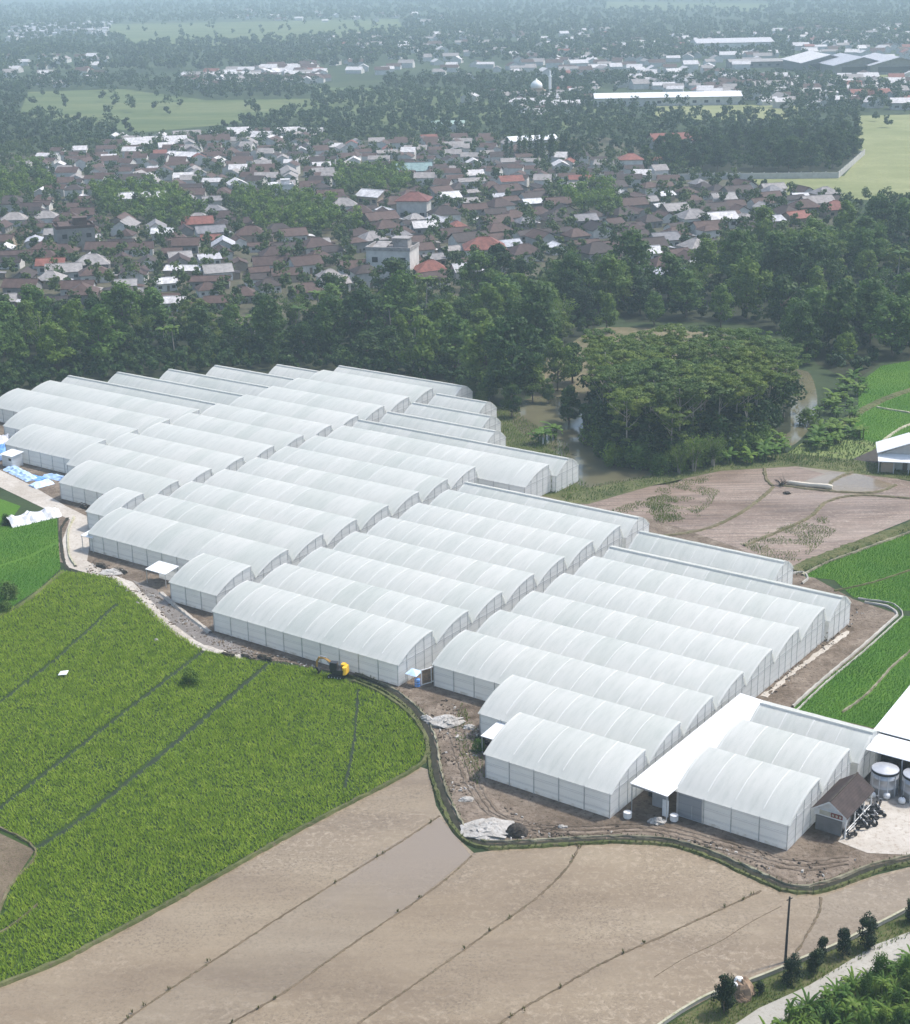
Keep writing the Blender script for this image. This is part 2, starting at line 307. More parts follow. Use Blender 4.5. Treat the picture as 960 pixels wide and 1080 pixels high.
# ------------------------------------------------------------------ mesh helpers
class MB:
    def __init__(s): s.v, s.f, s.m = [], [], []
    def add(s, vs, fs, mi=0):
        b = len(s.v); s.v += [tuple(map(float, q)) for q in vs]
        for f in fs: s.f.append(tuple(b + i for i in f)); s.m.append(mi)
    def quad(s, a, b, c, d, mi=0): s.add([a, b, c, d], [(0, 1, 2, 3)], mi)
    def box(s, c, d, rz=0.0, mi=0, bev=0.0, taper=1.0, tilt=None):
        x, y, z = d[0] / 2, d[1] / 2, d[2] / 2
        if bev:
            pts = []
            for sz, k in ((-z, 1), (z, taper)):
                for (px, py) in ((x - bev, y), (x, y - bev), (x, -y + bev), (x - bev, -y), (-x + bev, -y), (-x, -y + bev), (-x, y - bev), (-x + bev, y)):
                    pts.append((px * k, py * k, sz))
            fs = [tuple(range(8)), tuple(range(15, 7, -1))] + [(i, 8 + i, 8 + (i + 1) % 8, (i + 1) % 8) for i in range(8)]
        else:
            pts = [(px * k, py * k, sz) for sz, k in ((-z, 1), (z, taper)) for (px, py) in ((-x, -y), (x, -y), (x, y), (-x, y))]
            fs = [(3, 2, 1, 0), (4, 5, 6, 7)] + [(i, (i + 1) % 4, 4 + (i + 1) % 4, 4 + i) for i in range(4)]
        M = Matrix.Rotation(rz, 3, 'Z')
        if tilt: M = M @ Matrix.Rotation(tilt[1], 3, tilt[0])
        s.add([tuple(M @ Vector(q) + Vector(c)) for q in pts], fs, mi)
    def tube(s, pts, r, n=6, mi=0, cap=True):
        pts = [Vector(q) for q in pts]; rr = r if isinstance(r, (list, tuple)) else [r] * len(pts)
        rings = []
        for i, q in enumerate(pts):
            d = (pts[min(i + 1, len(pts) - 1)] - pts[max(i - 1, 0)]).normalized()
            a = d.cross(Vector((0, 0, 1)) if abs(d.z) < .9 else Vector((1, 0, 0))).normalized(); b = d.cross(a)
            rings.append([tuple(q + (a * math.cos(6.2832 * k / n) + b * math.sin(6.2832 * k / n)) * rr[i]) for k in range(n)])
        vs = [q for rg in rings for q in rg]; fs = []
        for i in range(len(pts) - 1):
            fs += [(i * n + k, i * n + (k + 1) % n, (i + 1) * n + (k + 1) % n, (i + 1) * n + k) for k in range(n)]
        if cap: fs += [tuple(range(n - 1, -1, -1)), tuple((len(pts) - 1) * n + k for k in range(n))]
        s.add(vs, fs, mi)
    def lathe(s, c, prof, n=20, mi=0):
        vs = []; fs = []
        for (r, z) in prof: vs += [(c[0] + r * math.cos(6.2832 * k / n), c[1] + r * math.sin(6.2832 * k / n), c[2] + z) for k in range(n)]
        for i in range(len(prof) - 1): fs += [(i * n + k, i * n + (k + 1) % n, (i + 1) * n + (k + 1) % n, (i + 1) * n + k) for k in range(n)]
        fs += [tuple(range(n - 1, -1, -1)), tuple((len(prof) - 1) * n + k for k in range(n))]
        s.add(vs, fs, mi)
    def prism(s, poly, y0, y1, mi=0):
        """poly in (x,z), extruded along y"""
        n = len(poly); vs = [(x, y0, z) for x, z in poly] + [(x, y1, z) for x, z in poly]
        s.add(vs, [tuple(range(n)), tuple(range(2 * n - 1, n - 1, -1))] + [(i, n + i, n + (i + 1) % n, (i + 1) % n) for i in range(n)], mi)
    def lump(s, c, rx, ry, h, n=14, m=5, jit=.25, mi=0, seed=0):
        g = random.Random(seed); vs = []; fs = []
        for i in range(m):
            a = i / m
            for k in range(n):
                j = 1 + g.uniform(-jit, jit)
                rad = math.cos(a * math.pi / 2) * j
                vs.append((c[0] + rx * rad * math.cos(6.2832 * k / n), c[1] + ry * rad * math.sin(6.2832 * k / n), c[2] + h * math.sin(a * math.pi / 2) * (1 + g.uniform(-jit, jit) * .6)))
        vs.append((c[0], c[1], c[2] + h))
        for i in range(m - 1): fs += [(i * n + k, i * n + (k + 1) % n, (i + 1) * n + (k + 1) % n, (i + 1) * n + k) for k in range(n)]
        fs += [((m - 1) * n + k, (m - 1) * n + (k + 1) % n, m * n) for k in range(n)]
        s.add(vs, fs, mi)
    def mesh(s, name, mats, smooth=False):
        me = bpy.data.meshes.new(name); me.from_pydata(s.v, [], s.f)
        for m in (mats if isinstance(mats, (list, tuple)) else [mats]): me.materials.append(m)
        me.polygons.foreach_set('material_index', s.m)
        if smooth: me.polygons.foreach_set('use_smooth', [True] * len(s.f))
        me.update(); return me
    def build(s, name, mats, parent=None, smooth=False):
        return obj(name, s.mesh(name, mats, smooth), parent)

def obj(name, me, parent=None, loc=None, rz=None):
    o = bpy.data.objects.new(name, me); COL.objects.link(o)
    if parent: o.parent = parent
    if loc: o.location = loc
    if rz is not None: o.rotation_euler = (0, 0, rz)
    return o
def tag(o, label=None, cat=None, group=None, kind=None):
    if label: o['label'] = label
    if cat: o['category'] = cat
    if group: o['group'] = group
    if kind: o['kind'] = kind
    return o
def thing(name, label, cat, loc=(0, 0, 0), rz=0.0, group=None):
    o = bpy.data.objects.new(name, None); COL.objects.link(o); o.empty_display_size = .5
    o.location = loc; o.rotation_euler = (0, 0, rz)
    return tag(o, label, cat, group)
def copy_tree(o, parent=None):
    c = o.copy(); COL.objects.link(c)
    if parent: c.parent = parent
    for ch in list(o.children): copy_tree(ch, c)
    return c
def np_mesh(name, V_, F_, mat, quads=True):
    me = bpy.data.meshes.new(name); nv, nf, k = len(V_), len(F_), F_.shape[1]
    me.vertices.add(nv); me.vertices.foreach_set('co', np.asarray(V_, dtype=np.float32).ravel())
    me.loops.add(nf * k); me.loops.foreach_set('vertex_index', np.asarray(F_, dtype=np.int32).ravel())
    me.polygons.add(nf); me.polygons.foreach_set('loop_start', np.arange(0, nf * k, k, dtype=np.int32))
    me.update(calc_edges=True); me.materials.append(mat); return me

def smooth_line(P, step=1.0, closed=False):
    P = [np.array(q, float) for q in P]; n = len(P); out = []
    for i in range(n if closed else n - 1):
        a = P[(i - 1) % n] if closed or i else P[0] * 2 - P[1]
        b, c = P[i], P[(i + 1) % n]
        d = P[(i + 2) % n] if closed or i < n - 2 else c * 2 - b
        k = max(2, int(np.linalg.norm(c - b) / step))
        for j in range(k):
            t = j / k
            out.append(.5 * (2 * b + (c - a) * t + (2 * a - 5 * b + 4 * c - d) * t * t + (3 * b - a - 3 * c + d) * t ** 3))
    if not closed: out.append(P[-1])
    return np.array(out)
def W(px): return [un(*q) for q in px]
def sheet(name, px, z, mat, kind='structure', smooth=False, world=False):
    P = px if world else W(px)
    if smooth: P = [tuple(q) for q in smooth_line(P, 3.0, True)]
    tris = tessellate_polygon([[Vector((q[0], q[1], 0)) for q in P]])
    mb = MB(); mb.add([(q[0], q[1], z) for q in P], [tuple(t) for t in tris])
    me = mb.mesh(name, mat)
    up = me.polygons[0].normal.z if len(me.polygons) else 1
    if sum(p.normal.z * p.area for p in me.polygons) < 0: me.flip_normals()
    o = obj(name, me); o['kind'] = kind; return o
def ribbon(name, px, width, h, mat, z=.02, jit=.12, step=.8, world=False, kind='structure', lift=0.0):
    P = smooth_line(px if world else W(px), step)
    d = np.gradient(P, axis=0); d /= np.linalg.norm(d, axis=1)[:, None] + 1e-9
    nrm = np.stack([-d[:, 1], d[:, 0]], 1); n = len(P)
    wv = width * (1 + RNG.uniform(-jit, jit, n)); wob = RNG.uniform(-jit, jit, n) * width * .4
    prof = [(-.5, 0.0), (-.28, 1.0), (.28, 1.0), (.5, 0.0)] if h > 0 else [(-.5, 0), (.5, 0)]
    vs = []
    for i in range(n):
        for (a, b) in prof:
            q = P[i] + nrm[i] * (a * wv[i] + wob[i]); vs.append((q[0], q[1], z + b * h * (1 + RNG.uniform(-.25, .25))))
    k = len(prof); fs = [(i * k + j, i * k + j + 1, (i + 1) * k + j + 1, (i + 1) * k + j)[::-1] for i in range(n - 1) for j in range(k - 1)]
    mb = MB(); mb.add(vs, fs); o = mb.build(name, mat)
    if kind: o['kind'] = kind
    return o
def inpoly(P, poly):
    x, y = P[:, 0], P[:, 1]; c = np.zeros(len(P), bool); n = len(poly)
    for i in range(n):
        x0, y0 = poly[i]; x1, y1 = poly[(i + 1) % n]
        hit = ((y0 > y) != (y1 > y)) & (x < (x1 - x0) * (y - y0) / (y1 - y0 + 1e-12) + x0)
        c ^= hit
    return c
def scatter(poly, sp, jit=.45):
    poly = np.array(poly); lo_, hi = poly.min(0), poly.max(0)
    gx, gy = np.meshgrid(np.arange(lo_[0], hi[0], sp), np.arange(lo_[1], hi[1], sp))
    P = np.stack([gx.ravel(), gy.ravel()], 1) + RNG.uniform(-jit * sp, jit * sp, (gx.size, 2))
    return P[inpoly(P, [tuple(q) for q in poly])]
def dist_line(P, L):
    L = np.array(L); d = np.full(len(P), 1e9)
    for a, b in zip(L[:-1], L[1:]):
        ab = b - a; t = np.clip(((P - a) @ ab) / (ab @ ab + 1e-9), 0, 1)
        d = np.minimum(d, np.linalg.norm(P - (a + t[:, None] * ab), axis=1))
    return d
def vnoise(P, scale, seed=0):
    g = np.random.default_rng(seed).random((256, 256)); q = P / scale; i = np.floor(q).astype(int); f_ = q - i
    f_ = f_ * f_ * (3 - 2 * f_); a = lambda dx, dy: g[(i[:, 0] + dx) % 256, (i[:, 1] + dy) % 256]
    return (a(0, 0) * (1 - f_[:, 0]) + a(1, 0) * f_[:, 0]) * (1 - f_[:, 1]) + (a(0, 1) * (1 - f_[:, 0]) + a(1, 1) * f_[:, 0]) * f_[:, 1]
def blades(P, n, h, splay, wid, hvar, mat, name, z=.03):
    """tufts: n triangular blades rising from every point"""
    N = len(P) * n; B = np.repeat(P, n, 0); hh = np.repeat(hvar, n) * h * RNG.uniform(.7, 1.2, N)
    a = RNG.uniform(0, 6.283, N); dx, dy = np.cos(a), np.sin(a); sp = splay * RNG.uniform(.4, 1.3, N)
    w_ = wid * RNG.uniform(.7, 1.3, N)
    v0 = np.stack([B[:, 0] - dy * w_, B[:, 1] + dx * w_, np.full(N, z)], 1)
    v1 = np.stack([B[:, 0] + dy * w_, B[:, 1] - dx * w_, np.full(N, z)], 1)
    v2 = np.stack([B[:, 0] + dx * sp, B[:, 1] + dy * sp, z + hh], 1)
    Vv = np.stack([v0, v1, v2], 1).reshape(-1, 3); Fv = np.arange(N * 3).reshape(-1, 3)
    return np_mesh(name, Vv, Fv, mat)

# ================================================================== LARGE STRUCTURE: the land
mb = MB()
xs = [-6000, -2500, -900, -300, 0, 300, 900, 2500, 6000]; ys = [-200, 60, 200, 500, 1000, 2000, 4000, 8000, 15000]
for a in range(8):
    for b in range(8): mb.quad((xs[a], ys[b], 0), (xs[a + 1], ys[b], 0), (xs[a + 1], ys[b + 1], 0), (xs[a], ys[b + 1], 0))
tag(mb.build('ground', MT['land']), kind='structure')
sheet('village_ground', [(-80, 165), (150, 155), (440, 145), (640, 145), (790, 190), (890, 205), (900, 235), (780, 290), (690, 310), (560, 312), (330, 338), (110, 348), (-80, 346)], .02, MT['village_ground'])
# fields around and behind the village
for k, (px, m_) in enumerate([
    ([(905, 122), (1100, 118), (1100, 200), (955, 202), (880, 198), (905, 168)], 'palefield'),
    ([(780, 184), (890, 186), (960, 188), (1060, 196), (1060, 222), (930, 212), (820, 205)], 'palefield'),
    ([(690, 112), (842, 110), (842, 126), (770, 128), (690, 124)], 'palefield'),
    ([(30, 97), (130, 94), (220, 106), (330, 104), (330, 122), (150, 140), (20, 122)], 'midfield'),
    ([(330, 92), (470, 93), (560, 122), (460, 140), (330, 130)], 'midfield'),
    ([(860, 72), (1000, 76), (1000, 96), (880, 92)], 'palefield'),
    ([(560, 110), (650, 112), (660, 132), (590, 138)], 'midfield'),
    ([(640, 2), (820, 4), (800, 12), (640, 10)], 'midfield'), ([(100, 26), (420, 20), (430, 40), (140, 52)], 'midfield')]):
    sheet('field', px, .05 + .01 * k, MT[m_])
sheet('clearing', [(560, 352), (640, 345), (700, 346), (760, 352), (830, 372), (830, 420), (640, 425), (560, 440)], .03, ground_mat('clearing_soil', ((.10, .09, .045), (.17, .14, .085), (.24, .20, .13), (.07, .10, .03)), (.03, .15, .8), .6))
sheet('river', [(540, 428), (575, 418), (612, 424), (632, 445), (650, 485), (720, 506), (640, 516), (604, 508), (590, 480), (545, 452)], .05, MT['river'], smooth=True)
sheet('river_backwater', [(828, 395), (852, 392), (862, 420), (856, 448), (836, 470), (815, 468), (822, 440)], .052, MT['river'], smooth=True)
sheet('riverbank', [(505, 425), (548, 432), (560, 446), (600, 470), (603, 500), (625, 512), (600, 530), (560, 520), (520, 470)], .04, MT['verge'])
# ground of the greenhouse yard: churned brown soil
DIRT = [(-60, 470), (0, 497), (40, 515), (62, 545), (62, 592), (95, 606), (125, 612), (160, 650), (205, 682), (240, 694), (300, 698), (378, 714), (420, 737), (448, 766), (458, 800), (470, 845), (482, 872), (505, 890), (560, 890), (640, 886), (710, 888), (770, 906), (832, 938), (880, 932), (920, 916), (980, 902), (1050, 890), (1050, 740), (960, 765), (840, 748), (905, 690), (948, 648), (900, 632), (845, 602), (690, 545), (612, 512), (530, 470), (520, 425), (360, 396), (230, 398), (80, 404), (-60, 432)]
sheet('yard_ground', DIRT, .03, MT['dirt'])

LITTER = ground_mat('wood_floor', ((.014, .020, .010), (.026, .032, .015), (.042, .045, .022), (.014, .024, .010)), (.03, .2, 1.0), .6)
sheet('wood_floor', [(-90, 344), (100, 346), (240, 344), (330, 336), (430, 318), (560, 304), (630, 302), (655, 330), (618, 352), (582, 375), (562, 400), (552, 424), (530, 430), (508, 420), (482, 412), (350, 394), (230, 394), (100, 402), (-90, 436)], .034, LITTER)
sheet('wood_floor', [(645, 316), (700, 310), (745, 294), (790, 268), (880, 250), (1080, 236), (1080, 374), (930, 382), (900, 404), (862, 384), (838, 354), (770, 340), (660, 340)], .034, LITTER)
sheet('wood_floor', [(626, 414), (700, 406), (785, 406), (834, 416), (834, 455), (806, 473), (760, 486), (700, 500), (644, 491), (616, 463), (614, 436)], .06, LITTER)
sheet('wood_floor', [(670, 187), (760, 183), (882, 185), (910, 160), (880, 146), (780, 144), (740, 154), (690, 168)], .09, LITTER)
# ------------------------------------------------------------------ paddies, front
GREEN_L = [(-30, 650), (20, 640), (66, 603), (95, 606), (123, 611), (150, 634), (168, 652), (188, 670), (214, 686), (250, 694), (283, 700), (330, 706), (362, 717), (400, 732), (428, 752), (446, 775), (449, 794), (440, 808), (400, 830), (330, 866), (262, 903), (230, 922), (170, 956), (110, 988), (60, 1014), (0, 1038), (-40, 1055), (-40, 900), (-40, 800)]
sheet('paddy_field', GREEN_L, .05, MT['paddy_soil'])
L1 = W([(-20, 757), (60, 695), (123, 638)]); L2 = W([(-20, 868), (100, 776), (215, 687)]); L3 = W([(37, 896), (92, 860), (190, 780), (283, 701)])
L4 = W([(378, 728), (374, 780), (364, 832)]); L5 = W([(-20, 865), (37, 897), (8, 940), (-10, 990)])
L6 = W([(0, 985), (20, 972), (40, 955)])
G = scatter(W(GREEN_L), .34)
keep = np.ones(len(G), bool)
for L_, d_ in ((L1, .42), (L2, .48), (L3, .60), (L4, .30), (L5, .5), (L6, .2)): keep &= dist_line(G, L_) > d_ * RNG.uniform(.7, 1.2, len(G))
fallow = W([(-40, 860), (37, 897), (8, 940), (-10, 985), (-40, 985)])
keep &= ~inpoly(G, fallow)
G = G[keep]
rowa = np.sin((G @ V) * 6.283 / .9 + 1.2 * vnoise(G, 6, 9)) * .5 + .5
hv = .55 + .25 * vnoise(G, .9, 1) + .22 * vnoise(G, 2.6, 2) + .30 * vnoise(G, 9, 3) + .14 * rowa
keep = RNG.random(len(G)) < .72 + .35 * vnoise(G, 1.6, 8); G, hv = G[keep], hv[keep]
tag(obj('rice_crop', blades(G, 6, .46, .36, .062, hv, MT['rice'], 'rice_crop')), 'dense bright green rice growing across the sloping foreground paddies', 'rice', kind='stuff')
sheet('fallow_field', fallow, .06, MT['mudbund'], world=True)
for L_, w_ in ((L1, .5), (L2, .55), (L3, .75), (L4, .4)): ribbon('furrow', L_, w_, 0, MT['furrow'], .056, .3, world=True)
for L_, m_, w_ in ((L5, 'bund', .4), (L6, 'bund', .25)): ribbon('field_bund', L_, w_, .25, MT[m_], .07, .4, world=True)
sheet('paddy_field', [(-40, 560), (0, 556), (35, 552), (60, 543), (62, 575), (64, 600), (40, 622), (0, 648), (-40, 655)], .045, MT['paddy_bright'])
sheet('paddy_field', [(-40, 522), (0, 526), (22, 534), (12, 548), (0, 555), (-40, 560)], .045, MT['paddy_bright'])
gl2 = scatter(W([(-40, 560), (0, 556), (35, 552), (60, 543), (62, 575), (64, 600), (40, 622), (0, 648), (-40, 655)]), .5)
gl2 = gl2[dist_line(gl2, W([(-10, 600), (30, 588), (62, 572)])) > .5]
G2 = [gl2]
ribbon('field_bund', [(-20, 658), (20, 640), (66, 604)], 1.0, .3, MT['grassbund'])
FLOOD = [(-60, 1062), (0, 1038), (60, 1014), (110, 988), (170, 956), (230, 922), (330, 866), (400, 830), (440, 808), (452, 812), (460, 850), (478, 880), (500, 900), (560, 892), (640, 888), (712, 892), (770, 912), (832, 942), (880, 938), (925, 923), (1000, 905), (1000, 945), (940, 968), (880, 1000), (823, 1025), (750, 1052), (690, 1085), (640, 1120), (-60, 1120)]
sheet('flooded_paddy', FLOOD, .05, MT['mud_a'])
sheet('flooded_paddy', [(463, 862), (482, 884), (497, 903), (440, 950), (385, 987), (340, 1018), (305, 1044), (240, 1085), (120, 1085), (190, 1038), (300, 965), (400, 900)], .058, MT['mud_b'])
sheet('flooded_paddy', [(866, 947), (925, 926), (1000, 908), (1000, 944), (940, 966), (880, 998), (838, 1012), (850, 985), (862, 965)], .058, MT['mud_b'])
BUNDS = [[(464, 861), (420, 890), (380, 915), (300, 965), (200, 1030), (120, 1085)], [(498, 903), (470, 928), (440, 950), (430, 957), (385, 987), (340, 1018), (300, 1047), (235, 1085)],
         [(611, 891), (605, 905), (590, 925), (560, 952), (512, 986), (450, 1030), (385, 1075), (370, 1090)], [(803, 940), (770, 955), (700, 987), (640, 1014), (590, 1042), (548, 1066), (520, 1085)],
         [(866, 947), (864, 962), (852, 985), (838, 1008)]]
for b_ in BUNDS: ribbon('field_bund', b_, .30, .08, MT['mudbund'], .05, .5, .4)
ribbon('field_bund', [(824, 956), (790, 974), (760, 993), (722, 1011), (690, 1031)], .10, .03, MT['mudbund'], .052, .5, .5)
ribbon('field_bund', [(-20, 1048), (0, 1040), (60, 1016), (110, 990), (170, 958), (230, 924), (330, 868), (400, 832), (440, 810), (450, 796), (448, 776), (430, 752), (400, 731), (372, 719)], .8, .35, MT['grassbund'], .04, .2)
# irrigation channel that winds between the yard and the paddies
CH = [(372, 712), (410, 728), (440, 752), (455, 782), (460, 815), (470, 845), (484, 872), (505, 890), (545, 891), (600, 888), (650, 886), (705, 889), (750, 902), (790, 920), (832, 938), (862, 937), (890, 929), (925, 915), (985, 902)]
ribbon('irrigation_channel', CH, .8, 0, MT['channel'], .075, .1, .8)
chp = smooth_line(W(CH), .8); dd = np.gradient(chp, axis=0); dd /= np.linalg.norm(dd, axis=1)[:, None]; nn = np.stack([-dd[:, 1], dd[:, 0]], 1)
ribbon('channel_bank', [tuple(q) for q in (chp + nn * .72)[::3]], .40, .26, MT['bankpale'], .05, .6, world=True)
ribbon('channel_bank', [tuple(q) for q in (chp - nn * .75)[::3]], .7, .28, MT['grassbund'], .05, .35, world=True)
cp = np.concatenate([chp + nn * k + RNG.normal(0, .12, chp.shape) for k in (-.62, -.85, -1.05, -.75, .9)]); cp = cp[RNG.random(len(cp)) < .75]
tag(obj('bank_weeds', blades(cp, 6, .42, .22, .05, .4 + .8 * vnoise(cp, 2.5, 31), MT['leaf_dry'], 'bank_weeds', .2)), 'ragged grass along the banks of the irrigation channel', 'weeds', kind='stuff')
sheet('tractor_track', [(462, 742), (500, 762), (505, 800), (520, 840), (560, 868), (640, 872), (720, 874), (800, 900), (850, 905), (905, 905), (880, 925), (835, 930), (790, 910), (720, 884), (640, 880), (540, 882), (498, 872), (476, 820), (466, 780)], .05, ground_mat('rutted_track', ((.10, .075, .055), (.21, .165, .125), (.33, .275, .225), (.07, .052, .038)), (.12, .5, 1.5), 1.0, dist=2.0), smooth=True)
for k in range(3):
    ribbon('wheel_rut', [(470 + 9 * k, 752), (482 + 8 * k, 800), (500 + 7 * k, 840), (530 + 3 * k, 866 - 2 * k), (600, 880 - 4 * k), (690, 878 - 4 * k), (780, 902 - 5 * k), (840, 918 - 5 * k), (895, 912 - 4 * k)], .5, .10, MT['dirt'], .055, .5, .7)
# path by the left blocks
sheet('stone_path', [(-40, 488), (0, 496), (35, 513), (68, 533), (92, 545), (96, 560), (94, 580), (92, 592), (118, 606), (140, 614), (160, 634), (190, 662), (215, 680), (262, 692), (262, 697), (205, 684), (178, 668), (150, 640), (128, 614), (96, 606), (70, 598), (66, 570), (74, 548), (50, 538), (0, 514), (-40, 502)], .055, MT['path'])
ribbon('drain', [(72, 546), (64, 560), (66, 585), (72, 600), (92, 606), (120, 612), (140, 628), (160, 650), (186, 672), (214, 688)], .6, 0, MT['channel'], .062, .3)
ribbon('concrete_kerb', [(78, 546), (72, 562), (73, 585), (80, 598)], .5, .3, MT['palebund'], .055, .2)
sheet('access_road', [(140, 612), (165, 622), (196, 650), (230, 672), (268, 688), (262, 694), (215, 682), (180, 656)], .06, ground_mat('grey_mud_road', ((.15, .135, .12), (.20, .18, .165), (.26, .24, .22), (.13, .115, .10)), (.1, .4, 1.5), .4))
ribbon('concrete_kerb', [(170, 626), (186, 640), (205, 655), (222, 668)], .9, .35, MT['path'], .05, .1)
ribbon('stone_path', [(122, 610), (150, 632), (176, 658), (205, 678), (240, 690), (262, 693)], 1.3, .12, MT['path'], .06, .3)
# ------------------------------------------------------------------ right-hand fields
RG1 = [(836, 748), (870, 718), (905, 690), (944, 656), (952, 650), (1010, 652), (1010, 760), (920, 768)]
RG2 = [(848, 608), (872, 594), (910, 580), (960, 563), (1010, 548), (1010, 646), (950, 644), (930, 634), (900, 630), (880, 612)]
sheet('paddy_field', RG1, .05, MT['paddy_bright']); sheet('paddy_field', RG2, .05, MT['paddy_bright'])
bl1 = [(888, 752), (915, 732), (945, 700), (1000, 655)]; bl2 = [(880, 624), (920, 615), (960, 602), (1000, 590)]
ribbon('field_bund', bl1, .35, .25, MT['bankpale'], .05, .4); ribbon('field_bund', bl2, .4, .25, MT['grassbund'], .05)
for poly, bl in ((RG1, bl1), (RG2, bl2)):
    q = scatter(W(poly), .42); G2.append(q[dist_line(q, W(bl)) > .4])
ribbon('concrete_kerb', [(836, 746), (868, 717), (905, 686), (940, 655), (946, 648), (935, 640), (912, 636)], .45, .3, MT['concrete'], .05, .08)
ribbon('concrete_kerb', [(838, 752), (872, 720), (908, 690), (944, 658), (952, 648), (940, 637), (905, 632)], .25, .25, MT['concrete'], .05, .08)
ribbon('path', [(806, 735), (838, 708), (868, 686), (895, 666)], .9, .05, MT['path'], .05, .4)
ribbon('field_bund', [(846, 607), (872, 594), (910, 580), (960, 562), (1010, 546)], .6, .3, MT['bankpale'], .05, .4)
ribbon('concrete_kerb', [(834, 606), (846, 604), (852, 610), (846, 616)], .4, .3, MT['concrete'], .05)
STUB = [(600, 528), (622, 515), (680, 507), (760, 492), (800, 488), (850, 488), (905, 497), (960, 508), (1020, 518), (1020, 536), (960, 548), (900, 572), (848, 595), (830, 600), (770, 575), (690, 548), (640, 540)]
sheet('stubble_field', STUB, .05, MT['stubble'])
sheet('stubble_field', [(838, 492), (900, 498), (945, 512), (900, 522), (850, 512), (825, 516), (870, 500)], .058, MT['mud_b'])
ribbon('grassy_verge', [(836, 602), (880, 584), (940, 562), (1010, 536)], 3.2, .25, MT['verge'], .05, .2)
for b_ in ([(700, 566), (745, 558), (775, 545), (800, 528), (816, 514)], [(815, 513), (808, 505), (806, 494)], [(785, 576), (850, 548), (872, 530), (905, 523), (960, 526)], [(822, 512), (870, 518), (920, 520), (945, 512)], [(870, 515), (882, 505), (900, 498)]):
    ribbon('field_bund', b_, .9, .25, MT['bund'], .055, .3)
sheet('grassy_bank', [(590, 530), (612, 516), (690, 503), (760, 488), (830, 478), (900, 485), (1000, 500), (1000, 512), (905, 500), (840, 492), (760, 497), (690, 512), (620, 532)], .07, MT['grassbund'])
RG3 = [(906, 404), (930, 386), (1010, 372), (1010, 440), (960, 462), (925, 470), (895, 462), (905, 440)]
sheet('paddy_field', RG3, .05, MT['paddy_bright'])
q = scatter(W(RG3), .6); bl3 = [(880, 452), (915, 430), (950, 415), (1010, 398)]
G2.append(q[dist_line(q, W(bl3)) > 1.2])
ribbon('field_bund', bl3, 2.4, .4, MT['grassbund'], .05)
for b_ in ([(925, 430), (960, 436)], [(925, 470), (955, 450), (1000, 440)]): ribbon('field_bund', b_, .8, .3, MT['palebund'], .05)
sheet('vegetable_plot', [(820, 485), (845, 468), (880, 458), (908, 462), (930, 470), (900, 486), (850, 492)], .055, MT['rowcrop'])
sheet('ploughed_plot', [(893, 487), (925, 473), (960, 470), (960, 496), (920, 494)], .058, MT['ash'])
G2 = np.concatenate(G2); hv2 = .7 + .3 * vnoise(G2, 1.5, 4) + .3 * vnoise(G2, 7, 5)
tag(obj('young_rice', blades(G2, 5, .32, .26, .055, hv2, MT['rice_dark'], 'young_rice')), 'short deep green young rice in the paddies around the yard', 'rice', kind='stuff')
# ------------------------------------------------------------------ road, bottom right
sheet('verge', [(690, 1090), (750, 1054), (823, 1027), (880, 1002), (940, 972), (1000, 950), (1000, 975), (940, 998), (853, 1042), (800, 1066), (760, 1090)], .06, MT['verge'])
sheet('road', [(750, 1098), (800, 1064), (853, 1040), (923, 997), (960, 983), (1010, 962), (1010, 985), (960, 1010), (927, 1024), (873, 1048), (832, 1071), (800, 1098)], .07, MT['road'])
sheet('planted_bank', [(800, 1098), (832, 1072), (873, 1049), (927, 1025), (1010, 987), (1010, 1110)], .06, MT['verge'])
sheet('concrete_yard', [(884, 888), (905, 852), (920, 832), (940, 828), (1030, 842), (1030, 890), (960, 902), (915, 900)], .06, MT['path'])
# ==================================================================OBJECTS
# ------------------------------------------------------------------ greenhouses
MT['screen'] = net_mat('screen_netting', (.42, .43, .45), .25, .3, .5)
MT['floor'] = plain('bounce_floor_sheet', (.62, .62, .60), .7, .12, .6)  # pale reflector colour, added to bounce light onto the greenhouse walls
ORD = ['first', 'second', 'third', 'fourth', 'fifth', 'sixth', 'seventh', 'eighth', 'ninth', 'tenth', 'eleventh', 'twelfth']
EAVE, RIDGE = 3.8, 6.4
def near_curve(kind):
    if kind == 'A':
        return [(9.0 * x, EAVE + (RIDGE - EAVE) * (1 - (1 - x) ** 2.1)) for x in [i / 10 for i in range(11)]]
    return [(4.25 * x, EAVE + 2.35 * (1 - (1 - x) ** 1.3)) for x in [i / 6 for i in range(7)]]
def far_curve(kind):
    if kind == 'A':
        return [(9.08, 5.55), (9.35, 5.2), (9.7, 4.6), (9.98, EAVE)]
    return [(4.4 + 4.55 * x, EAVE + 2.7 * (1 - x ** 1.9)) for x in [i / 8 for i in range(9)]]
def offs(pts, d):
    out = []
    for i, q in enumerate(pts):
        a = pts[max(i - 1, 0)]; b = pts[min(i + 1, len(pts) - 1)]
        tx, tz = b[0] - a[0], b[1] - a[1]; k = math.hypot(tx, tz); out.append((q[0] - tz / k * d, q[1] + tx / k * d))
    return out
def strip(pts, x0, x1, name, mat, step=4.0, jig=.03):
    """a film skin drawn over a profile, sagging a little between the arches"""
    mb = MB(); n = max(1, int(round((x1 - x0) / (step / 2)))); k = len(pts)
    vs = []
    for i in range(n + 1):
        x = x0 + (x1 - x0) * i / n; sag = (-jig if i % 2 else 0)
        vs += [(x, y, z + (sag if 0 < j < k - 1 else 0)) for j, (y, z) in enumerate(pts)]
    mb.add(vs, [(i * k + j, (i + 1) * k + j, (i + 1) * k + j + 1, i * k + j + 1) for i in range(n) for j in range(k - 1)])
    return mb.mesh(name, mat, True)
RIB = {}
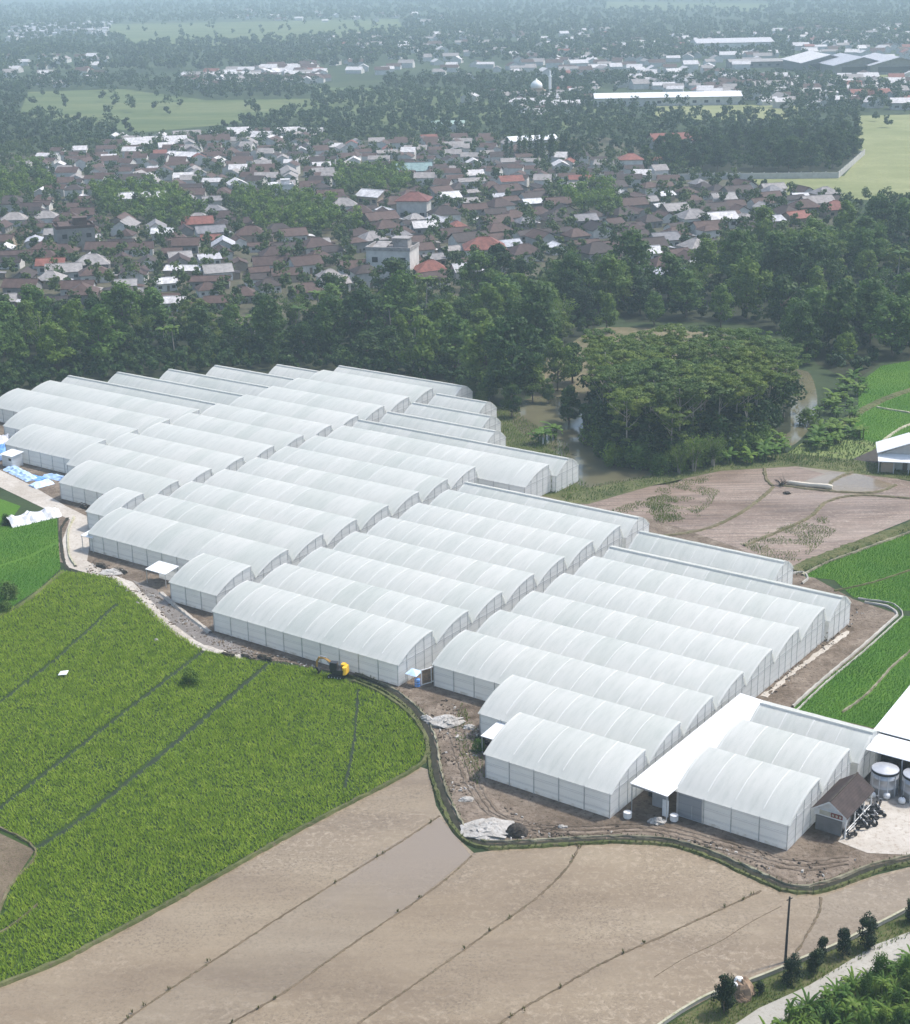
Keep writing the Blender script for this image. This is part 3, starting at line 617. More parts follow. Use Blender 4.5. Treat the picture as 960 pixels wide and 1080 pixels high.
for kd in 'AB':
    c = offs(near_curve(kd), .035); mb = MB(); k = len(c)
    c2 = c[1:] if kd == 'A' else c
    vs = [(x, y, z) for (y, z) in c2 for x in (-.04, .04)]
    lo_ = offs(near_curve(kd), .004); lo_ = lo_[1:] if kd == 'A' else lo_
    vs += [(x, y, z) for (y, z) in lo_ for x in (-.055, .055)]
    m_ = len(c2)
    fs = [(2 * i, 2 * i + 1, 2 * i + 3, 2 * i + 2) for i in range(m_ - 1)]
    for s_ in (0, 1): fs += [(2 * i + s_, 2 * m_ + 2 * i + s_, 2 * m_ + 2 * i + 2 + s_, 2 * i + 2 + s_) for i in range(m_ - 1)]
    mb.add(vs, fs); RIB[kd] = mb.mesh('arch_rib', MT['rib'])
mb = MB(); mb.box((0, 0, EAVE / 2), (.11, .11, EAVE)); POST = mb.mesh('post', MT['post'])
mb = MB(); mb.box((0, 0, 1.35), (.10, .10, 2.7)); POSTS = mb.mesh('post', MT['post'])
def gable_panel(kind, lo_):
    near, far = near_curve(kind), far_curve(kind)
    pts = near + far; mb = MB()
    y1 = far[-1][0]
    mb.add([(0, y, z - .03) for y, z in pts] + [(0, y1, .03), (0, 0, .03)], [tuple(range(len(pts) + 2))])
    # a line of rail and three slim uprights across the panel
    for (ya) in ([2.2, 4.5, 6.8, 8.9] if kind == 'A' else [2.2, 4.3, 6.6]):
        zt = np.interp(ya, [q[0] for q in pts], [q[1] for q in pts])
        mb.box((.05 * lo_, ya, zt / 2), (.05, .06, zt - .1), mi=1)
    mb.box((.05 * lo_, y1 / 2, EAVE - .05), (.06, y1 - .1, .07), mi=1)
    return mb.mesh('gable_wall', [MT['gable'], MT['steel']])
GAB = {(k, s): gable_panel(k, s) for k in 'AB' for s in (-1, 1)}
def minus(iv, cut):
    a, b = iv; out = []
    if cut is None: return [iv]
    c, d = cut
    if c > a: out.append((a, min(b, c)))
    if d < b: out.append((max(a, d), b))
    return [q for q in out if q[1] - q[0] > .6]
def side_wall(t, iv, y, sgn, s0):
    x0, x1 = iv[0] - s0, iv[1] - s0; L = x1 - x0; n = max(1, round(L / 4)); mb = MB()
    for i in range(n):   # netting hung bay by bay between posts
        a, b = x0 + L * i / n, x0 + L * (i + 1) / n
        mb.quad((a, y, .03), (b, y, .03), (b, y, EAVE - .02), (a, y, EAVE - .02))
    mb.build('side_wall', MT['net'], t)
    mb = MB(); mb.box(((x0 + x1) / 2, y - .06 * sgn, 1.0), (L, .04, .05)); mb.box(((x0 + x1) / 2, y - .06 * sgn, 2.5), (L, .04, .04))
    mb.build('wall_rail', MT['gutter'], t)
    for i in range(n + 1): obj('post', POST, t, (x0 + L * i / n + (.06 if i == 0 else -.06 if i == n else 0), y - .09 * sgn, 0))
def bay(s0, s1, tr, kind, label, group, near=(), far=(), ribs=True):
    yn = tr - (9.0 if kind == 'A' else 4.4); L = s1 - s0
    x, y = uv(s0, yn)
    t = thing('greenhouse_bay', label, 'greenhouse', (x, y, 0), -YAW, group)
    near_, far_ = near_curve(kind), far_curve(kind)
    n0 = [(near_[0][0] - .22, near_[0][1] - .10)] + near_
    obj('roof', strip(n0, -.28, L + .28, 'roof', MT['roof_film']), t)
    obj('roof_lee', strip(far_, -.22, L + .22, 'roof_lee', MT['roof_film']), t)
    zt, zb = (RIDGE, 5.55) if kind == 'A' else (6.5, EAVE + 2.35); yv = 9.03 if kind == 'A' else 4.33
    mb = MB(); mb.quad((-.2, yv, zb - .02), (L + .2, yv, zb - .02), (L + .2, yv, zt - .03), (-.2, yv, zt - .03))
    mb.build('ridge_vent', [MT['vent'] if kind == 'A' else MT['rib']], t)
    n = max(1, round(L / 4))
    if ribs:
        for i in range(n + 1):
            if ribs is True or i in (0, n) or random.random() < ribs: obj('arch_rib', RIB[kind], t, (L * i / n, 0, 0))
    obj('gable_wall', GAB[(kind, -1)], t, (0, 0, 0)); obj('gable_wall', GAB[(kind, 1)], t, (L, 0, 0))
    mb = MB(); mb.quad((.1, .1, .07), (L - .1, .1, .07), (L - .1, far_[-1][0] - .1, .07), (.1, far_[-1][0] - .1, .07)); mb.build('floor', MT['floor'], t)  # floor is an added bounce sheet that brightens the walls from inside
    mb = MB(); mb.box((L / 2, -.06, EAVE - .16), (L + .4, .16, .12)); mb.build('gutter', MT['gutter'], t)
    yf = far_[-1][0]
    for iv in near: side_wall(t, iv, .0, 1, s0)
    for iv in far: side_wall(t, iv, yf, -1, s0)
    return t
BLOCKS = [
    ('the small block beside the tiled hut', [(6.9, 22.8, 5.6, 'A'), (6.9, 22.8, 15.5, 'A'), (7.0, 23.6, 21.6, 'B')]),
    ('the block facing the tin canopy', [(-20.1, 0, 0, 'A'), (-28.0, 0, 10, 'A')] + [(-43.8, 0, 10 * k, 'A') for k in range(2, 7)] + [(-43.8, .6, 65.6, 'B'), (-43.4, -14.4, 75.6, 'B')]),
    ('the block behind the excavator', [(-88.3, -48.4, 16.8 + 10 * k, 'A') for k in range(7)] + [(-88.2, -47.6, 82.3, 'B')]),
    ('the block behind the square awning', [(-104.3, -92.9, 22.4, 'A')] + [(-136.7, -92.9, 32.4 + 10 * k, 'A') for k in range(7)] + [(-136.7, -80.6, 102.2, 'A'), (-136.9, -79.2, 107.6, 'B')]),
    ('the long block over the path bend', [(-146.9, -139.8, 41.1, 'A'), (-166.5, -139.8, 51.1, 'A')] + [(-175.4, -139.8, 61 + 9.98 * k, 'A') for k in range(9)] + [(-174.8, -134.5, 146.2, 'B')]),
    ('the block beside the blue tarpaulins', [(-200, -175.9, 64, 'A'), (-212.8, -175.9, 74, 'A'), (-230.2, -175.9, 84.3, 'A'), (-229.4, -175.9, 94.3, 'A'), (-229.2, -175.9, 100.0, 'B'), (-220.8, -175.9, 109.6, 'B'), (-211.4, -175.9, 119.2, 'B'), (-203.8, -175.9, 128.9, 'B'), (-190, -175.9, 138.4, 'B')]),
    ('the low block by the riverbank', [(-135.3, -104.5, 116.8, 'B'), (-135.3, -112.5, 126.6, 'B'), (-135.3, -120.5, 136.6, 'B')])]
for phrase, bays in BLOCKS:
    for i, (s0, s1, tr, kd) in enumerate(bays):
        prev = bays[i - 1] if i else None; nxt = bays[i + 1] if i + 1 < len(bays) else None
        near = minus((s0, s1), (prev[0] - .3, prev[1] + .3) if prev and not (kd == 'B' and prev[3] == 'B' and i == 99) else None)
        far = minus((s0, s1), (nxt[0] - .3, nxt[1] + .3) if nxt else None)
        look = 'white arched bay' if kd == 'A' else 'steep grey-faced bay'
        if kd == 'B' and sum(b[3] == 'B' for b in bays) == 1: lab = 'steep grey-faced last bay closing the back of ' + phrase
        else: lab = '%s %s from the front of %s' % (ORD[i], look, phrase)
        bay(s0, s1, tr, kd, lab, 'greenhouse bays joined side by side', near, far, True if s0 > -110 else .5 if s0 > -140 else .2)

# the open, darker first panel of the front bay by the canopy
d0 = [o for o in bpy.data.objects if o.get('label', '').startswith('first white arched bay from the front of the small block')][0]
mb = MB(); mb.box((2.0, -.13, 1.9), (3.5, .03, 3.4)); mb.build('screen_door', MT['screen'], d0)
mb = MB()
for q in ((.25, 1.9, .1, 3.6), (3.75, 1.9, .1, 3.6), (2.0, .2, 3.4, .1), (2.0, 3.62, 3.4, .1), (2.3, 1.2, .08, 2.0)): mb.box((q[0], -.17, q[1]), (q[2], .05, q[3]))
mb.build('door_frame', MT['steel'], d0)
# white tin canopy between the two front blocks
cx, cy = uv(1.2, -6.0)
t = thing('tin_canopy', 'long bright white tin canopy roof between two greenhouse blocks', 'canopy', (cx, cy, 0), -YAW)
mb = MB()
for k in range(22):
    a, b = 33.0 * k / 22, 33.0 * (k + 1) / 22 - .02
    w_ = 5.6
    mb.add([(0, a, 4.25), (w_, a, 3.95), (w_, b, 3.95), (0, b, 4.25), (0, a, 4.32), (w_, a, 4.02), (w_, b, 4.02), (0, b, 4.32)], [(3, 2, 1, 0), (4, 5, 6, 7), (0, 1, 5, 4), (1, 2, 6, 5), (2, 3, 7, 6), (3, 0, 4, 7)])
mb.build('roof', MT['tin'], t)
for y_ in (.3, 8, 16, 24, 32.5):
    for x_ in (.15, 5.4):
        if y_ < 1 or x_ < 1: obj('post', POST, t, (x_, y_, .05))
mb = MB(); mb.box((2.75, .3, 3.85), (5.4, .1, .18)); mb.build('beam', MT['steel'], t)
mb = MB(); mb.box((2.9, 3.2, 1.3), (2.4, .12, 2.6), mi=0); mb.box((4.6, 1.5, 1.25), (.9, .1, 2.5), mi=1); mb.box((.9, 4.5, 1.6), (1.0, .1, 2.4), mi=2)
mb.build('partition', [MT['steel'], MT['white'], MT['dark_open']], t)
for (px, lab) in (((662, 863), 'white bucket on the dirt by the open end of the tin canopy'), ((711, 866), 'white drum standing outside the corner of the small front block')):
    x, y = un(*px); b = thing('bucket', lab, 'bucket', (x, y, .03))
    mb = MB(); mb.lathe((0, 0, 0), [(.42, 0), (.55, .15), (.58, .8), (.5, .95), (.2, 1.0)], 14); mb.build('body', MT['white'], b)
    mb = MB(); mb.lathe((0, 0, 0), [(.6, .82), (.6, .9)], 14); mb.build('rim', MT['steel'], b)

# awnings and little lean-tos along the block fronts
def awning(name, px, z, wd, dp, lab, rz=-YAW, slope=.25, legs=True, h=None):
    x, y = un(px[0], px[1], z); t = thing(name, lab, 'awning', (x, y, 0), rz)
    mb = MB(); a, b = wd / 2, dp / 2
    mb.add([(-a, -b, z - slope), (a, -b, z - slope), (a, b, z + slope), (-a, b, z + slope), (-a, -b, z - slope + .09), (a, -b, z - slope + .09), (a, b, z + slope + .09), (-a, b, z + slope + .09)], [(3, 2, 1, 0), (4, 5, 6, 7), (0, 1, 5, 4), (1, 2, 6, 5), (2, 3, 7, 6), (3, 0, 4, 7)])
    mb.build('roof', MT['tin'], t)
    if legs:
        for sx in (-1, 1):
            mb = MB(); mb.box((sx * (a - .15), -b + .15, (z - slope) / 2), (.1, .1, z - slope - .02)); mb.build('post', MT['post'], t)
        mb = MB(); mb.box((0, b - .6, (z - .2) / 2), (wd - .8, .08, z - .2)); mb.build('back_panel', MT['net'], t)
    return t
awning('awning', (171, 599), 2.9, 5.2, 3.6, 'square white awning over the ramp before the second block front')
awning('awning', (97, 563), 3.2, 3.2, 3.0, 'small pointed white awning at the corner above the stone path')
awning('awning', (525, 771), 3.0, 2.8, 4.6, 'white awning over motorcycles between the two frontmost arched bays')
awning('awning', (345, 668), 2.95, 4.6, 2.2, 'pale entrance awning on the wall behind the excavator', slope=.35)
awning('awning', (148, 517), 3.1, 2.8, 1.6, 'little white awning on the wall beside the concrete path', slope=.15)

# yard on the right: big tin roofs, tanks, tiled hut
x, y = un(921, 770, 5.4)
t = thing('open_shed', 'large white tin roofed shed with open dark interior beside the tanks', 'shed', (x, y, 0), -YAW)
mb = MB()
for k in range(10):
    a, b = 2.4 * k, 2.4 * (k + 1) - .03
    mb.add([(a, 0, 5.35), (b, 0, 5.35), (b, 16, 7.0), (a, 16, 7.0), (a, 0, 5.45), (b, 0, 5.45), (b, 16, 7.1), (a, 16, 7.1)], [(3, 2, 1, 0), (4, 5, 6, 7), (0, 1, 5, 4), (1, 2, 6, 5), (2, 3, 7, 6), (3, 0, 4, 7)])
mb.build('roof', MT['tin'], t)
mb = MB()
mb.add([(.2, -4.6, 4.55), (24, -4.6, 4.55), (24, -.1, 5.1), (.2, -.1, 5.1), (.2, -4.6, 4.65), (24, -4.6, 4.65), (24, -.1, 5.2), (.2, -.1, 5.2)], [(3, 2, 1, 0), (4, 5, 6, 7), (0, 1, 5, 4), (1, 2, 6, 5), (2, 3, 7, 6), (3, 0, 4, 7)])
mb.build('lean_to_roof', MT['tin'], t)
mb = MB(); mb.box((12, 15.8, 3.4), (24, .15, 6.8)); mb.box((.1, 8, 2.7), (.15, 15.6, 5.2)); mb.build('wall', MT['wall_grey'], t)
for x_ in (.3, 6, 12, 18, 23.8):
    mb = MB(); mb.box((x_, -4.4, 2.2), (.16, .16, 4.4)); mb.build('post', MT['post'], t)
mb = MB(); mb.box((6, 3, 1.1), (3.4, 1.6, 2.2), mi=0, bev=.2); mb.box((11, 4, .8), (2.4, 2.4, 1.6), bev=.2); mb.build('stored_crate', MT['wood'], t)
for (px, lab) in (((932, 836), 'round galvanised water tank with a dark top band nearest the hut'), ((965, 842), 'round galvanised water tank partly cut by the frame edge')):
    x, y = un(*px); t = thing('water_tank', lab, 'tank', (x, y, .05), .3)
    mb = MB(); mb.lathe((0, 0, 0), [(1.80, 0), (1.80, 1.3), (1.83, 1.32), (1.80, 1.35), (1.80, 2.6), (1.83, 2.62), (1.80, 2.65), (1.80, 3.3)], 32); mb.build('body', MT['steel'], t, True)
    mb = MB(); mb.lathe((0, 0, 0), [(1.86, 3.32), (1.86, 3.62)], 32); mb.build('top_band', MT['black'], t)
    mb = MB(); mb.lathe((0, 0, 0), [(1.84, 3.64), (1.80, 3.70), (.3, 4.0), (.05, 4.02)], 32); mb.build('lid', MT['steel'], t)
    for k in range(10):
        mb = MB(); a = k * .628; mb.box((1.84 * math.cos(a), 1.84 * math.sin(a), 1.65), (.05, .12, 3.2), a); mb.build('stave', MT['gutter'], t)
    mb = MB(); mb.tube([(1.9, -.3, .1), (1.95, -.3, 2.9), (1.5, -.2, 3.75)], .06); mb.build('pipe', MT['white'], t)
for (px, lab) in (((919.5, 842), 'small round white filter vessel at the foot of the nearer tank'), ((935, 843), 'small round white filter vessel between the two water tanks'), ((951, 848), 'pale pump drum lying before the far tank')):
    x, y = un(*px); t = thing('filter_vessel', lab, 'vessel', (x, y, .05))
    mb = MB(); mb.lathe((0, 0, .1), [(.15, 0), (.45, .1), (.5, .4), (.42, .7), (.15, .85)], 14); mb.build('body', MT['white'], t, True)
    mb = MB(); mb.tube([(0, 0, .9), (.2, .2, 1.1), (.6, .3, .6)], .06); mb.build('pipe', MT['blackpaint'], t)
x, y = uv(25.5, 7.6)
t = thing('tiled_hut', 'small hut with dark tiled gable roof beside parked motorcycles', 'hut', (x, y, .05), -YAW)
mb = MB(); mb.box((-.4, .3, 1.4), (3.2, 7.6, 2.7)); mb.prism([(-2.0, 2.76), (1.2, 2.76), (-.1, 4.25)], -3.45, 4.0); mb.build('wall', MT['wall_white'], t)
mb = MB()
for sx in (-1, 1):
    a = [(0, 4.75), (sx * 2.5, 3.0), (sx * 2.5, 3.12), (0, 4.9)]
    mb.prism(a if sx < 0 else a[::-1], -4.7, 4.7)
rf = mb.build('roof', MT['tile_hut'], t)
mb = MB(); mb.box((0, 0, 4.92), (.25, 9.4, .10), bev=.05); mb.build('ridge_cap', MT['ash'], rf)
mb = MB(); mb.add([(-2.45, -4.72, 2.98), (0, -4.72, 4.7), (2.45, -4.72, 2.98), (2.45, -4.72, 3.2), (0, -4.72, 4.93), (-2.45, -4.72, 3.2)], [(0, 1, 4, 5), (1, 2, 3, 4)]); mb.build('barge_board', MT['white'], rf)
mb = MB(); mb.add([(-2.3, -3.9, 3.0), (2.3, -3.9, 3.0), (0, -3.9, 4.68)], [(0, 1, 2)]); mb.box((0, -3.95, 2.7), (4.6, .12, 1.0)); mb.build('gable_board', MT['white'], t)
mb = MB(); mb.box((-.75, -4.04, 2.72), (1.5, .05, .62), mi=0); mb.box((.85, -4.04, 2.72), (1.6, .05, .62), mi=1)
for k in range(3): mb.box((.35 + .5 * k, -4.075, 2.72), (.28, .02, .3), mi=0)
mb.build('sign_board', [MT['signpale'], MT['sign']], t)
mb = MB(); mb.box((-.2, -3.95, 1.05), (3.6, .12, 2.1)); mb.build('front_panel', MT['wall_grey'], t)
for y_ in (-4.2, -1.2, 1.8, 4.4):
    mb = MB(); mb.box((2.2, y_, 1.5), (.14, .14, 3.0)); mb.build('post', MT['white'], t)
mb = MB(); mb.box((2.2, .1, .95), (.08, 8.4, .1)); mb.box((2.2, .1, .5), (.08, 8.4, .1)); mb.build('railing', MT['white'], t)
mb = MB(); mb.box((1.22, .5, 1.1), (.08, .9, 2.1)); mb.build('door', MT['wood'], t)

# motorcycles on the yard
def motorcycle():
    t = thing('motorcycle', 'dark motorcycle standing in the crowded cluster on the pale yard', 'motorcycle', (0, 0, 0), 0, 'motorcycles parked beside the tiled hut')
    for x_ in (-.62, .62):
        mb = MB(); mb.lathe((0, 0, 0), [(.17, -.05), (.29, -.05), (.31, 0), (.29, .05), (.17, .05)], 12)
        me = mb.mesh('wheel', MT['black']); me.transform(Matrix.Translation((0, 0, .31)) @ Matrix.Rotation(math.pi / 2, 4, 'X')); obj('wheel', me, t, (x_, 0, 0))
    mb = MB(); mb.box((-.05, 0, .52), (.75, .22, .36), bev=.05, taper=.8); mb.box((.35, 0, .72), (.22, .3, .5), bev=.05, tilt=('Y', -.35)); mb.build('body', MT['blackpaint'], t)
    mb = MB(); mb.box((-.3, 0, .80), (.75, .24, .12), bev=.06); mb.build('seat', MT['black'], t)
    mb = MB(); mb.tube([(.45, -.32, 1.02), (.5, 0, 1.0), (.45, .32, 1.02)], .03); mb.tube([(.48, 0, 1.0), (.64, 0, .3)], .035); mb.build('handlebar', MT['steel'], t)
    mb = MB(); mb.box((.6, 0, .86), (.12, .16, .14), bev=.03); mb.build('headlight', MT['white'], t)
    return t
bike0 = motorcycle(); g = random.Random(4); used = 0
spots = []
for r_ in range(5):
    for c_ in range(5):
        px = (898 + c_ * 6.6 + r_ * 3.0 + g.uniform(-1, 1), 871 - c_ * 3.6 + r_ * 3.2 - 8 + g.uniform(-.7, .7))
        if px[0] < 929 and px[1] < 882: spots.append(px)
for i, px in enumerate(spots):
    b = bike0 if i == 0 else copy_tree(bike0)
    x, y = un(*px); b.location = (x, y, .06); b.rotation_euler = (0, g.uniform(-.12, .12), -YAW + g.choice((.5, .6, 2.1, .4)) + g.uniform(-.3, .3))
for i, (px, lab) in enumerate([((899, 884), 'dark motorcycle parked apart just outside the hut front'), ((893, 880), 'dark motorcycle tucked against the hut corner post'), ((507, 782), 'dark motorcycle under the white awning between front bays'), ((511, 788), 'second dark motorcycle beside the awning post between front bays')]):
    b = copy_tree(bike0); x, y = un(*px); b.location = (x, y, .06); b.rotation_euler = (0, .05, .6 + i); b['label'] = lab
    if i > 1: b['group'] = 'motorcycles under the front awning'

# excavator on the dirt track
x, y = un(356, 714)
t = thing('excavator', 'small yellow and black excavator with folded arm on the dirt track', 'excavator', (x, y, .05), R(162))
for s_ in (-1, 1):
    mb = MB(); n = 18; prof = []
    for k in range(n):
        a = 2 * math.pi * k / n; prof.append(((.95 if math.cos(a) > 0 else -.95) + .34 * math.cos(a), .34 + .34 * math.sin(a)))
    mb.prism(prof, s_ * .95 - .25, s_ * .95 + .25); tr_ = mb.build('track', MT['black'], t)
    mb = MB()
    for k in range(5):
        mb.box((-1.0 + .5 * k, s_ * .95, .34), (.26, .56, .26), bev=.06)
    mb.build('roller', MT['steel'], tr_)
mb = MB(); mb.box((0, 0, .62), (1.2, 1.5, .35)); mb.build('undercarriage', MT['blackpaint'], t)
mb = MB(); mb.box((-.55, 0, 1.2), (1.9, 2.0, .75), bev=.15); mb.build('engine_deck', MT['blackpaint'], t)
mb = MB(); mb.box((-1.45, 0, 1.45), (.75, 2.05, 1.15), bev=.28, taper=.86); mb.box((-.95, -.55, 1.95), (.7, .9, .45), bev=.1); mb.build('counterweight', MT['yellow'], t)
mb = MB(); mb.box((.25, .52, 1.9), (1.3, .95, 1.55), bev=.1, taper=.9); mb.box((.25, .52, 2.72), (1.25, .95, .1), bev=.08); cb_ = mb.build('cab', MT['blackpaint'], t)
mb = MB(); mb.box((.93, .52, 2.05), (.04, .75, .95), tilt=('Y', -.08)); mb.box((.25, 1.0, 2.05), (1.0, .04, .85)); mb.build('window', MT['dark_open'], cb_)
mb = MB(); mb.tube([(.6, -.15, 1.3), (1.3, -.15, 2.5), (2.2, -.15, 3.0), (3.1, -.15, 2.85)], [.24, .24, .22, .16], 4); mb.build('boom', MT['orange'], t)
mb = MB(); mb.tube([(3.0, -.15, 3.0), (3.5, -.15, 2.2), (3.55, -.15, 1.2)], [.2, .18, .13], 4); mb.build('stick', MT['orange'], t)
mb = MB(); mb.tube([(.9, -.15, 1.4), (1.75, -.15, 2.5)], .09); mb.tube([(1.8, -.15, 3.1), (2.95, -.15, 3.25)], .08); mb.build('hydraulic_ram', MT['steel'], t)
mb = MB(); mb.prism([(3.75, 1.3), (3.3, 1.25), (2.95, .7), (3.05, .25), (3.5, .1), (3.25, .55), (3.45, .95)], -.55, .25); mb.build('bucket', MT['black'], t)

# tarpaulins, sheds and piles by the far-left corner
def pile(px, rx, ry, h, mat, name, lab, cat, seed=0, rz=0.0, jit=.25, group=None):
    x, y = un(*px); mb = MB(); mb.lump((0, 0, 0), rx, ry, h, 18, 6, jit, seed=seed)
    o = mb.build(name, MT[mat]); o.location = (x, y, .05); o.rotation_euler = (0, 0, rz)
    tag(o, lab, cat, group); return o
def sheet_roll(px0, px1, w_, h, mat, lab, seed):
    a, b = un(*px0), un(*px1); d = Vector((b[0] - a[0], b[1] - a[1], 0)); L = d.length; g = random.Random(seed); mb = MB(); n = max(6, int(L / .7)); k = 9
    vs = []
    for i in range(n + 1):
        e = min(1, min(i, n - i) / 1.5 + .55)
        for j in range(k):
            q = j / (k - 1); yy = (q - .5) * w_ * (1 + g.uniform(-.08, .08)); zz = h * e * (abs(math.sin(math.pi * q)) ** .5) * (1 + g.uniform(-.25, .25)) * (.75 + .25 * math.cos(q * 18))
            vs.append((L * i / n, yy, max(0, zz)))
    mb.add(vs, [(i * k + j, (i + 1) * k + j, (i + 1) * k + j + 1, i * k + j + 1) for i in range(n) for j in range(k - 1)])
    mb.add([vs[j] for j in range(k)], [tuple(range(k))]); mb.add([vs[n * k + j] for j in range(k)], [tuple(range(k - 1, -1, -1))])
    o = mb.build('tarpaulin', MT[mat]); o.location = (a[0], a[1], .06); o.rotation_euler = (0, 0, math.atan2(d.y, d.x))
    return tag(o, lab, 'tarpaulin', 'blue tarpaulins over materials')
sheet_roll((10, 494), (36, 507), 3.4, .9, 'paleblue', 'long pale blue tarpaulin roll lying beside the stone path', 1)
sheet_roll((34, 514), (54, 509), 3.4, 1.0, 'paleblue', 'lumpy pale blue tarpaulin heap nearest the dark wall post', 2)
sheet_roll((28, 503), (46, 506), 2.8, .5, 'blue', 'strip of deep blue tarpaulin behind the pale heaps', 3)
sheet_roll((48, 502), (68, 506), 2.6, .8, 'paleblue', 'flat pale blue tarpaulin against the greenhouse wall', 4)
sheet_roll((-6, 477), (8, 474), 4.0, 1.6, 'blue', 'deep blue tarpaulin heap under a white sheet at the frame edge', 5)
sheet_roll((-8, 486), (10, 481), 3.0, .9, 'paleblue', 'pale blue tarpaulin between the white shed and frame edge', 6)
sheet_roll((-8, 470), (12, 466), 5.0, 2.2, 'plastic', 'white plastic sheet over a heap at the frame edge', 7)
x, y = un(14, 491)
t = thing('small_shed', 'small white shed with pale lean roof near the blue tarpaulins', 'shed', (x, y, .05), -YAW)
mb = MB(); mb.box((0, 0, 1.35), (3.6, 3.0, 2.7)); mb.build('wall', MT['net'], t)
mb = MB(); mb.add([(-2.1, -1.8, 2.75), (2.1, -1.8, 2.75), (2.1, 1.8, 3.1), (-2.1, 1.8, 3.1), (-2.1, -1.8, 2.85), (2.1, -1.8, 2.85), (2.1, 1.8, 3.2), (-2.1, 1.8, 3.2)], [(3, 2, 1, 0), (4, 5, 6, 7), (0, 1, 5, 4), (1, 2, 6, 5), (2, 3, 7, 6), (3, 0, 4, 7)]); mb.build('roof', MT['tin'], t)
mb = MB(); mb.box((1.0, -1.53, 1.9), (.8, .05, .6)); mb.build('window', MT['dark_open'], t)
x, y = un(35, 548)
t = thing('covered_stack', 'long stack under crumpled white plastic sheeting at the paddy edge', 'stack', (x, y, .05), R(38))
g = random.Random(8); mb = MB(); n, k = 16, 11; vs = []
for i in range(n + 1):
    for j in range(k):
        q = j / (k - 1); e = .85 + .15 * math.sin(i * 1.1)
        vs.append((-5.5 + 11 * i / n, (q - .5) * 4.6 * (1 + g.uniform(-.06, .06)), 1.7 * e * min(1, 3.2 * min(q, 1 - q)) * (1 + g.uniform(-.18, .18))))
mb.add(vs, [(i * k + j, (i + 1) * k + j, (i + 1) * k + j + 1, i * k + j + 1) for i in range(n) for j in range(k - 1)]); mb.build('sheet', MT['plastic'], t)
mb = MB()
for i in range(4): mb.box((-4.0 + 2.6 * i, 0, .4), (2.0, 2.6, .7), bev=.1)
mb.build('stack_body', MT['ash'], t)

pile((693, 868), 1.1, .8, .7, 'sack', 'sack_pile', 'pale pile of sacks at the open mouth of the tin canopy', 'pile', 11)
# rubble, sacks, fence panels and small clutter on the track
pile((471, 763), 2.6, 1.9, .9, 'sack', 'rubble_heap', 'pale rubble heap on the track between two greenhouse blocks', 'rubble', 1)
pile((451, 760), 1.3, .7, .7, 'sack', 'sandbag_pile', 'small pile of white sandbags on the channel bank', 'pile', 2, R(-50))
pile((516, 876), 3.4, 2.4, .8, 'sack', 'rubble_heap', 'wide white rubble heap on the channel bend', 'rubble', 3, jit=.35)
pile((545, 880), 1.5, 1.1, 1.5, 'ash', 'soil_mound', 'dark round soil mound next to the white rubble heap', 'mound', 4, jit=.12)
pile((495, 768), .9, .7, .5, 'sack', 'stone_heap', 'small pale stone heap on the muddy track middle', 'heap', 5)
pile((492, 844), 1.0, .6, .4, 'sack', 'stone_heap', 'low broken stone heap on the rutted bend', 'heap', 6)
pile((120, 604), 2.6, 1.6, .5, 'sack', 'gravel_heap', 'flat white gravel heap where the stone path widens', 'heap', 7)
pile((592, 873), .5, .4, .35, 'sack', 'stone', 'lone white stone on the track below the frontmost bay', 'stone', 8)
pile((165, 676), .4, .4, .4, 'sack', 'stone', 'white stone at the paddy edge under the ramp kerb', 'stone', 9)
pile((145, 637), .4, .3, .4, 'sack', 'stone', 'white stone at the paddy edge below the square awning', 'stone', 10)
for k, (px, lab) in enumerate([((241, 692), 'dark clutter heap against the long wall foot near the ramp'), ((262, 694), 'dark pipes and clutter heaped by the wall near the entrance'), ((108, 598), 'dark timber clutter along the wall by the gravel heap'), ((128, 604), 'dark timber offcuts along the wall beside the square awning'), ((280, 695), 'low dark spoil heap against the wall near the entrance awning'), ((90, 536), 'dark machine parts heaped in the wall corner')]):
    x, y = un(*px); t = thing('clutter_heap', lab, 'heap', (x, y, .05), -YAW); g = random.Random(k)
    mb = MB(); mb.lump((0, 0, 0), 1.5, .6, .5, 12, 4, .35, seed=k); mb.build('soil', MT['ash'], t)
    mb = MB()
    for q in range(6): mb.box((g.uniform(-1.6, 1.6), g.uniform(-.4, .4), .45 + g.uniform(0, .4)), (g.uniform(.5, 1.6), .16, .16), g.uniform(-.5, .5), tilt=('Y', g.uniform(-.3, .3)))
    mb.build('timber', MT['wood'], t)
for k, (px, lab) in enumerate([((450, 722), 'framed mesh fence panel beside the blue drum'), ((459, 719), 'framed mesh fence panel leaning by the long front bay')]):
    x, y = un(*px); t = thing('fence_panel', lab, 'fence', (x, y, .05), YAW * .9)
    mb = MB()
    for x_ in (-.9, .9): mb.box((x_, 0, 1.35), (.14, .12, 2.7))
    mb.box((0, 0, 2.65), (1.9, .12, .12)); mb.box((0, 0, .15), (1.9, .12, .12)); mb.build('frame', MT['white'], t)
    mb = MB(); mb.box((0, .02, 1.4), (1.66, .03, 2.3)); mb.build('mesh_panel', MT['straw'], t)
    mb = MB()
    for q in range(4): mb.box((0, -.03, .5 + .55 * q), (1.66, .04, .05))
    mb.build('rail', MT['wood'], t)
x, y = un(440.5, 724); t = thing('drum', 'blue drum standing by the gable corner', 'drum', (x, y, .05))
mb = MB(); mb.lathe((0, 0, 0), [(.42, 0), (.45, .05), (.45, 1.2), (.42, 1.28), (.3, 1.3)], 16); mb.build('body', MT['blue'], t)
